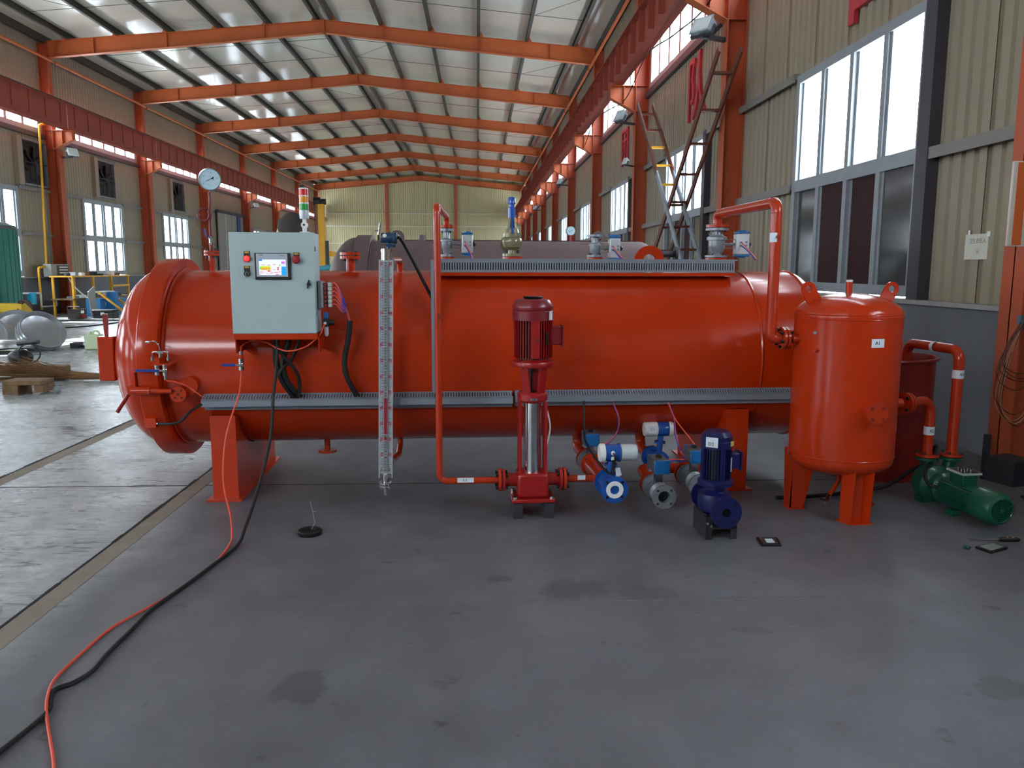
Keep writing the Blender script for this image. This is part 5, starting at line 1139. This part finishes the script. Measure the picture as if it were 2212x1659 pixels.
part(MB().box(-1.0, 2.1, .02, .06, 1.83, 1.868), 'top_rail', M('rail_maroon', '#4A1A20', .5), w)
t = thing('drain_cock', 'small chrome cock on top of the brown vessel', 'valve', (-1.27, 0, 1.84), VF)
part(MB().cyl((-1.27, 0, 1.84), (-1.27, 0, 1.93), .012, seg=8), 'stem', DARKST, t); part(MB().cyl((-1.27, 0, 1.93), (-1.25, 0, 2.08), .02, seg=10).box(-1.32, -1.27, -.02, .02, 1.97, 1.99), 'body', CHROME, t)
t = thing('pressure_gauge', 'small round pressure gauge on the brown vessel behind', 'pressure gauge', (1.225, 0, 1.85), VF)
part(MB().cyl((1.225, 0, 1.84), (1.225, 0, 1.93), .015, seg=8), 'stem', DRED, t)
part(MB().cyl((1.225, .03, 1.99), (1.225, -.02, 1.99), .062, seg=24), 'case', BRUSHED, t); part(MB().cyl((1.225, -.02, 1.99), (1.225, -.022, 1.99), .056, seg=24), 'dial', DIAL, t)
part(MB().bar((1.2, -.025, 1.975), (1.25, -.025, 2.005), .002, .004), 'needle', INK, t)

# ------------------------------------------------------------------ crossed ladders by the right wall
RUST = M('ladder_rust', '#6A3422', .6, 0, .3, 3); LBLUE = M('ladder_grey_blue', '#8E9AA6', .5, 0, .2, 4)
def ladder(label, a, b, n, xs, mats):
    t = thing('steel_ladder', label, 'ladder', (sum(xs)/2, b[0], 0), group='crossed steel ladders')
    A_, B_ = Vector((0, *a)), Vector((0, *b))
    for x_ in xs:
        k = 3
        for j in range(k):
            p_, q_ = A_.lerp(B_, j/k), A_.lerp(B_, (j+1)/k)
            part(MB().bar((x_, p_.y, p_.z), (x_, q_.y, q_.z), .02, .1, up=(1, 0, 0)) if False else MB().bar((x_, p_.y, p_.z), (x_, q_.y, q_.z), .03, .12), 'rail', mats[j % len(mats)], t)
    for k in range(n):
        p_ = A_.lerp(B_, (k+.6)/n)
        part(MB().box(xs[0], xs[1], p_.y-.05, p_.y+.05, p_.z-.018, p_.z+.018), 'rung', YELLOW if label.startswith('grey') and 2 <= k <= 4 else RUST, t)
ladder('grey and rust steel ladder leaning away from the camera, crossing the rusty one', (17.4, 4.95), (11.35, .02), 12, (3.42, 3.74), [RUST, LBLUE, LBLUE])
ladder('rusty steel ladder leaning toward the camera, its top under the floodlight', (11.7, 4.6), (18.1, .02), 11, (3.45, 3.77), [RUST])

# ------------------------------------------------------------------ floodlights
def flood(label, pos, yaw, pit, arm, s=1.0, body=M('flood_grey', '#9AA6AE', .4, .3)):
    F = Matrix.Translation(pos) @ Matrix.Rotation(yaw, 4, 'Z') @ Matrix.Rotation(pit, 4, 'X') @ Matrix.Scale(s, 4)
    t = thing('floodlight', label, 'floodlight', (0, 0, 0), F, group='floodlights on the columns')
    part(MB().prism([(-.06, -.1), (.05, -.07), (.05, .07), (-.06, .1)], (-.13, 0, 0), Yv, Zv, (.26, 0, 0)), 'housing', body, t, bevel=.01)
    part(MB().box(-.14, .14, -.075, -.06, -.11, .11), 'rim', body, t)
    part(MB().box(-.12, .12, -.078, -.075, -.09, .09), 'lens', M('lens_glass', '#D8E0E4', .1, .3), t)
    part(MB().box(-.155, -.145, -.02, .02, -.1, .02).box(.145, .155, -.02, .02, -.1, .02).box(-.155, .155, -.02, .02, -.115, -.1), 'yoke', POSTM, t)
    a = F.inverted() @ Vector(arm)
    part(MB().bar((0, 0, -.11), a, .05, .05), 'arm', POSTM, t)
flood('grey floodlight on the second column of the right wall', (3.47, 12.6, 5.13), -.9, -.5, (3.86, 12.8, 5.02), 1.25)
flood('grey floodlight on the third column of the right wall', (3.47, 19.6, 5.1), -1.2, -.4, (3.86, 19.95, 5.0), 1.2)
flood('small white lamp low on the third column, beside the red wall character', (3.55, 19.3, 4.02), -1.3, -.4, (3.86, 19.95, 4.0), .7, WHITE)
flood('grey floodlight on the fifth column of the right wall', (3.5, 34.1, 5.1), -1.2, -.4, (3.86, 34.35, 5.0), 1.1)
flood('grey floodlight on the seventh column of the right wall', (3.5, 48.5, 5.1), -1.2, -.4, (3.86, 48.75, 5.0), 1.1)
flood('white floodlight on the nearest visible column of the left wall', (-13.2, 27.3, 5.2), 1.0, -.4, (-13.66, 27.3, 5.05), 1.2, WHITE)
flood('white floodlight on the fourth visible column of the left wall', (-13.2, 49.0, 5.2), 1.0, -.4, (-13.66, 48.9, 5.05), 1.2, WHITE)

# ------------------------------------------------------------------ right wall: characters, paper, board, wires
RW = Matrix(((0, 0, -1, 0), (-1, 0, 0, 0), (0, 1, 0, 0), (0, 0, 0, 1)))
def character(ch, label, y, z, size):
    t = thing('wall_character', label, 'sign', (XR-.03, y, z-size/2), group='red characters on the right wall')
    text(ch, size, (XR-.05, y, z), REDCH, t, 'character', RW, .025)
character('团', 'red raised wall character between the second and third right columns, far one', 22.75, 4.8, 1.12)
character('队', 'red raised wall character seen between the crossed ladders', 15.45, 4.82, 1.3)
t = thing('wall_character', 'red raised wall character above the big near window, cut by the picture edge', 'sign', (XR-.03, 8.6, 4.2), group='red characters on the right wall')
part(MB().prism([(0, 0), (.14, 0), (.14, .13), (.82, .14), (.82, .05), (.95, .05), (.95, 1.05), (.14, 1.05), (.0, 1.05)], (XR-.03, 9.12, 4.17), (0, -1, 0), Zv, (-.05, 0, 0)), 'outer_stroke', REDCH, t)
t = thing('paper_notice', 'white paper notice with faint characters taped to the right wall sheet', 'notice', (XR-.03, 6.56, 1.59))
part(MB().box(XR-.026, XR-.024, 6.41, 6.72, 1.585, 1.795), 'sheet', M('notice_paper', '#D2D2C4', .7, 0, .06, 8), t)
part(MB().box(XR-.028, XR-.0255, 6.66, 6.685, 1.79, 1.83), 'tape', WHITE, t); part(MB().box(XR-.028, XR-.0255, 6.39, 6.43, 1.77, 1.81), 'tape', WHITE, t)
text('卫生责任人', .045, (XR-.027, 6.55, 1.735), M('faint_ink', '#8A8A80', .8), t, R=RW); text('云', .045, (XR-.027, 6.54, 1.65), M('faint_ink', '#8A8A80', .8), t, R=RW)
t = thing('orange_board', 'white and orange board fixed to the near right column, cut by the picture edge', 'sign', (3.95, 5.46, 1.66))
part(MB().box(3.68, 4.15, 5.45, 5.47, 1.66, 2.24), 'board', M('board_white', '#DAD4CC', .5, 0, .08, 6), t, bevel=.01)
part(MB().box(3.715, 3.78, 5.445, 5.45, 1.67, 2.23), 'orange_stripe', M('board_orange', '#D86A30', .5), t)
part(MB().box(3.81, 4.15, 5.445, 5.45, 1.67, 2.23), 'orange_stripe', M('board_orange', '#D86A30', .5), t)
part(MB().prism([(0, 0), (.1, 0), (.1, .04), (.04, .04), (.04, .2), (.1, .2), (.1, .24), (0, .24)], (3.84, 5.444, 1.72), X, Zv, (0, .002, 0)), 'lettering', WHITE, t)
t = thing('wire_bundle', 'tangle of thin wires hanging on the near right column', 'wires', (3.84, 5.45, .6))
part(MB().box(3.83, 3.88, 5.44, 5.48, 1.12, 1.18), 'connector', M('connector_blue', '#4E6A84', .5), t)
for k in range(9):
    a = random.uniform(-.02, .02); d = random.uniform(.35, .75); r_ = random.uniform(.05, .2)
    part(MB().tube(catmull([(3.85+a, 5.44, 1.14), (3.79+a-r_*.3, 5.43, 1.14-d*.4), (3.76+a-r_*.4, 5.42, 1.14-d*.8), (3.85+a, 5.42, 1.14-d), (3.98+a, 5.43, 1.14-d*.75), (4.02, 5.45, 1.0)], 5), .0025, 4), 'wire', [RUBBER, M('wire_tan', '#A88868', .6), RUBBER][k % 3], t)
t = thing('scrap_steel', 'dark heap of scrap steel at the foot of the near right column', 'scrap steel', (3.72, 5.3, 0))
part(MB().box(3.64, 3.68, 5.42, 5.45, 0, .33), 'bar', DARKST, t); part(MB().obox((3.78, 5.34, .09), (.2, .22, .18), Matrix.Rotation(.3, 3, 'Z')), 'block', DARKST, t); part(MB().cyl((3.9, 5.2, .08), (3.92, 5.35, .1), .09, seg=18), 'pipe_end', DARKST, t)
part(MB().obox((3.85, 4.98, .01), (.5, .05, .02), Matrix.Rotation(.2, 3, 'Z')), 'flat_bar', DARKST, t)
solo(MB().obox((3.62, 4.72, .012), (.06, .035, .024), Matrix.Rotation(.5, 3, 'Z')), 'offcut', WHITE, 'small white offcut on the floor beside the green motor', 'offcut')
cable('power_cable', 'thin black wire strung along below the right crane girder', 'cable', [(3.5, 10.6, 6.1), (3.56, 12.6, 5.55), (3.5, 14.6, 5.6), (3.5, 17, 5.85), (3.58, 19.7, 5.55), (3.5, 22, 5.7), (3.5, 24.4, 5.86), (3.58, 27, 5.55)], .012, RUBBER, F=ID)
t = thing('conduit_pipe', 'white rain pipe behind the second column of the right wall', 'pipe', (4.0, 13.08, 0))
part(MB().cyl((4.0, 13.08, 0), (4.0, 13.08, 3.9), .045, seg=12), 'tube', M('pvc_white', '#C8BEB4', .5), t)
t = thing('conduit_pipe', 'white rain pipe behind the third column of the right wall', 'pipe', (4.0, 20.28, 0))
part(MB().cyl((4.0, 20.28, 0), (4.0, 20.28, 3.9), .045, seg=12), 'tube', M('pvc_white', '#C8BEB4', .5), t)
solo(MB().sphere((4.02, 9.62, 1.285), .06, (1, 1.3, .9), 14, 8), 'rag_ball', M('rag_grey', '#8A857C', .9, 0, .2, 20), 'crumpled grey rag ball on the sill of the big window', 'rag')

# ------------------------------------------------------------------ left wall equipment
def fan(label, y0, y1, z0, z1):
    x = XL; t = thing('exhaust_fan', label, 'fan', (x+.15, (y0+y1)/2, z0), group='exhaust fans on the left wall')
    part(MB().box(x, x+.14, y0, y0+.06, z0, z1).box(x, x+.14, y1-.06, y1, z0, z1).box(x, x+.14, y0, y1, z0, z0+.06).box(x, x+.14, y0, y1, z1-.06, z1), 'casing', STEEL, t)
    part(MB().box(x+.01, x+.03, y0+.06, y1-.06, z0+.06, z1-.06), 'louvre', M('fan_dark', '#221C1A', .6), t)
    cy, cz = (y0+y1)/2, (z0+z1)/2
    for k in range(6):
        a = PI/3*k+.4; u = Vector((0, math.cos(a), math.sin(a))); p_ = Vector((x+.08, cy, cz))
        part(MB().bar(p_+u*.08, p_+u*.52, .03, .2, up=(.6, -u.z, u.y)), 'blade', M('blade_grey', '#3A3634', .4, .5), t)
    part(MB().cyl((x+.05, cy, cz), (x+.12, cy, cz), .09, seg=16), 'hub', DARKST, t)
    part(MB().box(x+.12, x+.14, cy-.015, cy+.015, z0, z1).box(x+.12, x+.14, y0, y1, cz-.015, cz+.015), 'guard', DARKST, t)
    part(MB().box(x, x+.16, y0-.26, y0-.01, z0-.02, z1+.02), 'side_panel', M('hood_brown', '#9C8E7C', .5, .1), t)
fan('large square exhaust fan beside the nearest left column', 25.55, 27.0, 4.03, 5.45)
fan('large square exhaust fan above the first full left window', 30.45, 31.85, 4.08, 5.45)
fan('large square exhaust fan above the second full left window', 37.65, 39.15, 4.08, 5.47)
t = struct_root('door_1')
x_ = XL+.06
part(MB().box(x_, x_+.06, 44.0, 46.3, 0, 4.45), 'leaf', M('door_grey', '#9C9A96', .5, 0, .05, 1), t); part(MB().box(x_, x_+.06, 46.36, 48.6, 0, 4.45), 'leaf', M('door_grey', '#9C9A96', .5), t)
part(MB().box(x_+.06, x_+.09, 45.2, 45.26, 0, 4.45), 'seam', WHITE, t); part(MB().box(x_, x_+.12, 47.3, 47.9, 3.3, 4.5), 'blue_post', M('door_blue', '#24507C', .5), t); part(MB().box(x_, x_+.15, 43.8, 48.8, 4.45, 4.6), 'track', POSTM, t)
part(MB().box(x_+.06, x_+.1, 46.7, 47.2, 1.3, 1.42), 'handle', DARKST, t)
g = thing('storage_tank', 'large green upright tank at the left picture edge', 'tank', (-12.95, 21.8, 0))
part(MB().lathe([(0, .05), (.74, .05), (.74, 2.5), (.7, 2.6), (.5, 2.66), (0, 2.7)], (-12.95, 21.8, 0), Zv, 48), 'shell', TEAL, g)
m = MB()
for k in range(28):
    a = 2*PI*k/28; m.bar((-12.95+.74*math.cos(a), 21.8+.74*math.sin(a), .1), (-12.95+.74*math.cos(a), 21.8+.74*math.sin(a), 2.5), .03, .02, up=(math.cos(a), math.sin(a), 0))
part(m, 'ribs', TEAL, g, kind='stuff'); part(MB().lathe([(.74, 2.5), (.72, 2.58), (.51, 2.68), (0, 2.72)], (-12.95, 21.8, 0), Zv, 48), 'lid', M('lid_grey', '#5A5A58', .6), g)
part(MB().box(-12.5, -12.36, 21.13, 21.15, .95, 1.12), 'yellow_tag', M('tag_yellow', '#D8C81E', .5), g); part(MB().box(-12.46, -12.34, 21.12, 21.14, .8, .93), 'white_tag', PAPER, g)
t = thing('gas_pipe', 'thin yellow gas pipe climbing the left wall beside the nearest column', 'pipe', (-13.6, 25.6, .9))
part(MB().tube(fillet([(-13.6, 25.49, .2), (-13.6, 25.49, 1.5), (-13.6, 25.96, 1.55), (-13.6, 26.2, 5.9), (-13.6, 26.6, 6.0)], .08, 4), .036, 8), 'tube', YELLOW, t)
t = thing('water_pipe', 'grey water pipe with bright blue meter on the left plinth', 'pipe', (-13.5, 25.0, .2))
part(MB().tube(fillet([(-13.55, 24.2, 1.6), (-13.55, 24.2, .75), (-13.55, 25.4, .72), (-13.55, 25.4, .3), (-13.55, 26.3, .28), (-13.55, 26.3, .45)], .05, 4), .025, 8), 'tube', WHITE, t)
part(MB().cyl((-13.52, 24.85, .4), (-13.52, 24.85, .75), .12, seg=14), 'meter', M('meter_cyan', '#20A0C8', .4), t)
t = thing('electrical_box', 'open grey electrical box with wiring on the nearest left column', 'electrical box', (-13.35, 26.4, 1.2))
part(MB().box(-13.65, -13.4, 25.85, 26.95, 1.22, 1.62), 'box', LGREY, t, bevel=.01); part(MB().box(-13.4, -13.385, 26.2, 26.9, 1.26, 1.58), 'open_front', M('box_dark', '#4A4440', .6), t)
for k in range(3): part(MB().box(-13.385, -13.36, 26.3, 26.8, 1.32+.09*k, 1.36+.09*k), 'terminal_row', WHITE, t)
cable('power_cable', 'pale cable sloping from the electrical box down to the blue cabinet', 'cable', [(-13.35, 26.7, 1.25), (-12.9, 26.2, .9), (-12.3, 25.8, .55), (-11.9, 25.6, .5)], .02, WHITE, F=ID)
# yellow rack with clutter
rk = thing('steel_rack', 'yellow steel workshop rack with two shelves by the left wall', 'rack', (-12.7, 27, 0))
for y_ in (25.3, 26.6, 27.9, 29.2):
    for x_ in (-13.1, -12.5): part(MB().box(x_-.03, x_+.03, y_-.03, y_+.03, 0, 1.25), 'post', YELLOW, rk)
for z_ in (.55, 1.25): part(MB().box(-13.15, -12.45, 25.2, 29.3, z_-.04, z_), 'shelf', YELLOW if z_ > 1 else WOOD, rk)
for z_ in (.9,): part(MB().box(-12.48, -12.44, 27.9, 29.2, z_-.03, z_+.03), 'rail', YELLOW, rk)
random.seed(3)
for k in range(9):
    y_ = 25.5+.42*k; h = random.uniform(.06, .16); mt = [DARKST, STEEL, WHITE, WOOD, RUBBER][k % 5]
    nm, lb = (('tin_can', 'tin can'), ('cardboard_box', 'small box'), ('motor_part', 'dark machine part'))[k % 3]
    m = MB().cyl((-12.75, y_, 1.25), (-12.75, y_, 1.25+h), .09, seg=12) if k % 3 == 0 else MB().box(-12.85, -12.65, y_-.1, y_+.1, 1.25, 1.25+h)
    solo(m, nm, mt, '%s on the top shelf of the yellow rack, number %s from the left' % (lb, ['one', 'two', 'three', 'four', 'five', 'six', 'seven', 'eight', 'nine'][k]), 'clutter', group='clutter on the yellow rack', bevel=.01)
for k in range(6):
    y_ = 25.6+.6*k; mt = [STEEL, WHITE, DARKST][k % 3]
    solo(MB().box(-12.8, -12.55, y_-.14, y_+.14, .55, .62+.02*(k % 3)), 'flat_tray', mt, 'shallow %s tray on the lower rack shelf, %s from the left' % (['steel', 'white', 'dark'][k % 3], ['first', 'second', 'third', 'fourth', 'fifth', 'sixth'][k]), 'tray', group='trays on the lower rack shelf')
c = thing('tool_cabinet', 'bright blue tool cabinet standing before the yellow rack', 'cabinet', (-11.9, 26.0, 0))
part(MB().box(-12.2, -11.75, 25.4, 26.2, 0, .55), 'body', BLUEBOX, c, bevel=.01); part(MB().box(-11.75, -11.5, 25.85, 26.1, 0, .75), 'open_door', BLUEBOX, c)
text('J4', .16, (-11.748, 25.75, .38), WHITE, c, R=Matrix(((0, 0, 1, 0), (1, 0, 0, 0), (0, 1, 0, 0), (0, 0, 0, 1))))
solo(MB().box(-12.3, -11.9, 26.5, 27.6, 0, .5), 'tool_cabinet', BLUEBOX, 'low blue cabinet under the right end of the yellow rack', 'cabinet', bevel=.01)
pn = solo(MB().obox((-11.75, 24.9, .48), (.03, .62, .78), Matrix.Rotation(.15, 3, 'Z') @ Matrix.Rotation(.25, 3, 'X')), 'metal_panel', LGREY, 'flat grey metal panel leaning before the blue cabinet', 'panel')
ls = thing('step_ladder', 'short yellow step ladder leaning at the right of the blue cabinet', 'ladder', (-10.9, 25.6, 0))
for y_ in (25.6, 26.3): part(MB().bar((-11.9, y_, .75), (-10.9, y_-.2, .02), .05, .05), 'rail', YELLOW, ls)
part(MB().box(-12.0, -11.7, 25.6, 26.3, .73, .77), 'top_step', ALU, ls)
gn_ = thing('generator', 'small red and black welding generator on the floor by the left column', 'generator', (-11.7, 23.9, 0))
part(MB().box(-11.95, -11.6, 23.75, 24.15, .02, .3), 'body', M('gen_dark', '#2A1E1E', .6), gn_); part(MB().box(-11.6, -11.58, 23.8, 24.1, .05, .14), 'panel', DRED, gn_); part(MB().tube([(-11.95, 23.75, .3), (-11.95, 23.75, .38), (-11.6, 23.75, .38), (-11.6, 23.75, .3)], .015, 6), 'handle', DARKST, gn_); part(MB().box(-11.6, -11.57, 23.82, 23.95, .18, .26), 'outlet', WHITE, gn_)
tb = thing('tool_box', 'black plastic toolbox on the floor left of the yellow step ladder', 'toolbox', (-11.2, 24.4, 0))
part(MB().box(-11.5, -10.9, 24.3, 24.7, 0, .2), 'box', BLACK, tb, bevel=.02); part(MB().box(-11.52, -10.88, 24.28, 24.72, .2, .26), 'lid', BLACK, tb, bevel=.02); part(MB().box(-11.25, -11.15, 24.27, 24.3, .1, .18), 'latch', ALU, tb)
solo(MB().cyl((-10.5, 24.6, 0), (-10.5, 24.6, .45), .08, seg=14), 'gas_bottle', DRED, 'small red gas bottle beside the black toolbox', 'bottle', bevel=.02)
solo(MB().box(-12.6, -9.6, 23.2, 23.26, 0, .03), 'steel_bar', DARKST, 'long dark steel bar lying before the toolbox', 'bar')
we = thing('welding_machine', 'yellow welding machine with coiled black leads by the green tank', 'welding machine', (-11.9, 20.3, 0))
part(MB().box(-12.05, -11.2, 20.1, 20.6, .08, .62), 'case', WYEL, we, bevel=.02); part(MB().box(-11.2, -11.19, 20.3, 20.45, .15, .4), 'vent', DARKST, we); part(MB().box(-12.25, -12.05, 20.0, 20.6, .04, .14), 'tray', WYEL, we)
text('WSM-400', .07, (-11.8, 20.095, .4), INK, we)
for k in range(5): part(MB().tube(catmull([(-11.3, 20.15, .55+.02*k), (-11.05-.03*k, 20.1, .7), (-10.9, 20.05, .45), (-11.0+.04*k, 20.0, .15), (-11.25, 20.05, .25), (-11.3, 20.1, .5)], 4), .018, 5), 'lead', [RUBBER, M('lead_brown', '#5A4632', .7)][k % 2], we)

# ------------------------------------------------------------------ dished heads and odds on the left floor
DISH = M('dish_steel', '#B4B9BE', .3, .8, .12, 4)
def dish(label, pos, tilt, rz, R=.42, n=3):
    F = Matrix.Translation(pos) @ Matrix.Rotation(rz, 4, 'Z') @ Matrix.Rotation(tilt, 4, 'X')
    t = thing('dished_head', label, 'dished head', (0, 0, 0), F, group='pile of steel dished heads')
    for k in range(n):
        o = -.09*k
        pr = [(0, -.11+o), (R*.5, -.1+o), (R*.8, -.075+o), (R*.95, -.035+o), (R*.98, 0+o), (R*.98, .035+o), (R, .045+o), (R, .06+o), (R-.02, .06+o), (R-.03, .03+o), (R*.88, -.025+o), (R*.72, -.06+o), (R*.4, -.085+o), (0, -.09+o)]
        part(MB().lathe(pr, (0, 0, 0), Zv, 48), 'bowl', DISH, t)
dish('stack of nested steel dished heads tilted toward the camera, right of the pile', (-8.0, 14.95, .35), .95, 1.0, .4, 3)
dish('steel dished heads leaning at the left edge of the pile', (-8.85, 14.6, .33), 1.1, .9, .38, 2)
dish('steel dished head lying face down under the leaning ones', (-8.4, 14.5, .12), PI-.12, .3, .43, 1)
dish('steel dished head at the back of the pile', (-8.7, 15.4, .34), 1.0, .6, .4, 1)
j = thing('plastic_jug', 'pale translucent plastic jug on the left floor', 'jug', (-7.1, 15.0, 0))
part(MB().box(-7.25, -6.98, 14.9, 15.15, 0, .28), 'body', M('jug_pale', '#C8D8B0', .5), j, bevel=.03); part(MB().cyl((-7.18, 15.02, .28), (-7.18, 15.02, .33), .035, seg=12), 'cap', M('jug_pale', '#C8D8B0', .5), j); part(MB().tube(catmull([(-7.13, 15.02, .28), (-7.1, 15.02, .34), (-7.03, 15.02, .33), (-7.0, 15.02, .27)], 4), .018, 6), 'handle', M('jug_pale', '#C8D8B0', .5), j)
solo(MB().box(-7.5, -6.9, 15.3, 15.35, 0, .05).box(-7.65, -7.5, 15.2, 15.4, 0, .1), 'steel_offcut', DARKST, 'black steel offcut lying right of the dished heads', 'steel')
b = thing('twig_broom', 'large twig broom lying on the left floor', 'broom', (-5.3, 10.8, 0))
tw = MB(); random.seed(5)
for k in range(300):
    a = random.uniform(-.1, .1); h = random.uniform(.02, .3); e = random.uniform(-.16, .35); l_ = random.uniform(.5, 1.0)
    q = Vector((-5.55-l_, 10.8+random.uniform(-.25, .2), max(.015, h*.7+e*.35))); p_ = Vector((-5.35+random.uniform(-.1, .1), 10.82+a*.5, .03+abs(a)*.5)); m_ = (p_+q)/2+Vector((0, random.uniform(-.03, .03), random.uniform(-.02, .03)))
    m_.z = max(m_.z, .01); tw.tube([p_, m_, q], .004, 3)
part(tw, 'twigs', TWIG, b, kind='stuff'); part(MB().cyl((-5.45, 10.82, .07), (-4.7, 10.82, .035), .06, .025, seg=10), 'bound_neck', TWIG, b); part(MB().cyl((-4.8, 10.82, .035), (-3.95, 10.84, .03), .022, seg=10), 'handle', WOOD, b)
for k, (c_, sz, rz, lb) in enumerate((((-5.95, 11.0, .09), (.7, .2, .18), .05, 'old wooden beam lying under the twig broom'),)):
    solo(MB().obox(c_, sz, Matrix.Rotation(rz, 3, 'Z')), 'wooden_beam', WOOD, lb, 'wood', bevel=.01)
pw = thing('wooden_block', 'worn wooden skid block in front of the twig broom', 'wood', (-5.4, 9.75, 0))
part(MB().box(-5.66, -5.2, 9.6, 9.9, .11, .165), 'top', WOOD, pw, bevel=.008); part(MB().box(-5.66, -5.48, 9.6, 9.9, 0, .11), 'runner', WOOD, pw); part(MB().box(-5.3, -5.2, 9.62, 9.9, .02, .11), 'runner', WOOD, pw)
solo(MB().sphere((-5.08, 9.72, .045), .045, (1, 1, 1), 20, 12), 'ball', M('ball_grey', '#8A9696', .6, 0, .2, 12), 'small grey ball beside the wooden block', 'ball')
hm_ = thing('welding_mask', 'black welding mask lying on the left floor', 'mask', (-7.0, 12.5, 0))
part(MB().sphere((-7.05, 12.5, .13), .17, (1.1, .8, .75), 16, 8), 'shell', BLACK, hm_); part(MB().tube([(-7.05, 12.45, .34), (-6.7, 12.4, .38)], .03, 8), 'grip', BLACK, hm_); part(MB().torus((-6.86, 12.4, .2), (.3, -1, .2), .15, .012, 24, 6), 'head_band', BLACK, hm_)
cable('floor_cable', 'thin dark cable loop on the floor near the vessel door', 'cable', [(-5.2, 13.2, .01), (-5.6, 13.4, .01), (-5.9, 13.1, .01), (-5.5, 12.8, .01), (-4.8, 12.85, .01)], .012, RUBBER, F=ID)
cable('floor_cable', 'dark cable snaking over the far left floor', 'cable', [(-11.0, 19.6, .015), (-10.4, 20.2, .015), (-10.0, 21.0, .015), (-9.9, 22.6, .015), (-10.6, 23.6, .015)], .018, RUBBER, F=ID)

# ------------------------------------------------------------------ far machinery behind the cabinet
jc = thing('jib_post', 'tall yellow jib crane post with black hoist in the far hall', 'crane', (-8.6, 45, 0))
part(MB().box(-8.75, -8.4, 44.85, 45.2, 0, 5.0), 'post', YELLOW, jc); part(MB().box(-8.85, -8.75, 44.8, 45.2, 0, 5.0), 'track', M('rail_dk', '#5A4A3A', .5), jc)
part(MB().cyl((-8.95, 45, 5.15), (-8.6, 45, 5.15), .22, seg=14).cyl((-8.55, 45, 5.12), (-8.3, 45, 5.12), .16, seg=14).box(-8.9, -8.3, 44.9, 45.1, 4.98, 5.05), 'hoist', BLACK, jc)
part(MB().bar((-8.3, 45, 2.35), (-7.2, 45, 2.1), .2, .28), 'boom', YELLOW, jc); part(MB().box(-8.35, -8.2, 44.8, 45.0, 1.3, 3.0), 'stop_bar', DARKST, jc)
mc = thing('teal_machine', 'teal machine tool half hidden behind the cabinet in the far hall', 'machine', (-8.0, 40, 0))
part(MB().box(-7.9, -7.3, 39.6, 40.2, 0, 1.3), 'body', M('machine_teal', '#3A8E9A', .5), mc, bevel=.05); part(MB().cyl((-8.0, 39.8, 1.45), (-7.1, 39.8, 1.55), .14, seg=12), 'head', M('machine_teal', '#3A8E9A', .5), mc); part(MB().box(-7.65, -7.4, 39.5, 39.6, .6, 1.0), 'panel', WHITE, mc)
cr = thing('brown_machine', 'large dark cloaked machine behind the stack light in the far left corner', 'machine', (-10.6, 46, 0))
part(MB().lathe([(0, 0), (.9, 0), (1.0, 3.0), (.8, 4.2), (.4, 4.6), (0, 4.7)], (-10.6, 47, 0), Zv, 20), 'cover', M('cloak_grey', '#4A4440', .8), cr)

# ------------------------------------------------------------------ small things on the near floor
t = thing('steel_ring', 'thick black steel ring with a wisp of wire lying on the floor', 'ring', (-.96, 4.4, 0))
part(MB().lathe([(.03, 0), (.066, 0), (.068, .004), (.068, .022), (.064, .027), (.032, .027), (.03, .022), (.03, 0)], (-.96, 4.4, 0), Zv, 36), 'ring', M('ring_black', '#1C1C1E', .5, .4), t)
part(MB().tube([(-.955, 4.42, .02), (-.94, 4.45, .05), (-.96, 4.5, .1), (-.985, 4.55, .15)], .0012, 4).tube([(-.96, 4.5, .1), (-.94, 4.49, .105)], .0012, 4), 'wire', ALU, t)
def plate(label, pts, F=ID, inner=None):
    t = thing('terminal_cover', label, 'cover', (sum(p_[0] for p_ in pts)/4, sum(p_[1] for p_ in pts)/4, 0), group='loose terminal covers')
    c_ = Vector((sum(p_[0] for p_ in pts)/4, sum(p_[1] for p_ in pts)/4))
    part(MB().prism(pts, (0, 0, 0), X, Yv, (0, 0, .012)), 'frame', BLACK, t, bevel=.002)
    q = [(c_.x+(p_[0]-c_.x)*.76, c_.y+(p_[1]-c_.y)*.76) for p_ in pts]
    part(MB().prism(q, (0, 0, .012), X, Yv, (0, 0, .001)), 'glass', inner, t)
    return t, q
t, q = plate('black framed cover plate with a shiny face on the floor right of the blue pump', [(1.545, 4.1), (1.655, 4.095), (1.675, 4.215), (1.56, 4.225)], inner=M('shiny_grey', '#6E767A', .08, .6))
part(MB().prism([(1.585, 4.125), (1.63, 4.124), (1.636, 4.185), (1.592, 4.187)], (0, 0, .0132), X, Yv, (0, 0, .0006)), 'white_label', PAPER, t)
plate('black framed cover plate with pale face beside the screwdriver', [(2.73, 3.94), (2.87, 4.01), (2.84, 4.095), (2.7, 4.03)], inner=M('pale_face', '#7E8680', .4))
t = thing('screwdriver', 'screwdriver with black and yellow handle on the floor at right', 'screwdriver', (2.88, 4.13, 0))
part(MB().cyl((2.745, 4.148, .008), (2.9, 4.133, .012), .0035, seg=8), 'shaft', CHROME, t); part(MB().lathe([(0, 0), (.008, 0), (.013, .015), (.012, .1), (.008, .112), (0, .113)], (2.9, 4.133, .013), (1, -.1, 0), 14), 'handle', BLACK, t)
for k in (.045, .075): part(MB().sphere((2.9+k, 4.133-.1*k, .02), .008, (1.4, 1, .8), 10, 6), 'grip_inset', YELLOW, t)
solo(MB().torus((2.655, 4.03, .008), Zv, .012, .006, 14, 6), 'cable_gland', MGREEN, 'tiny green gland ring lying beside the pale cover plate', 'gland')
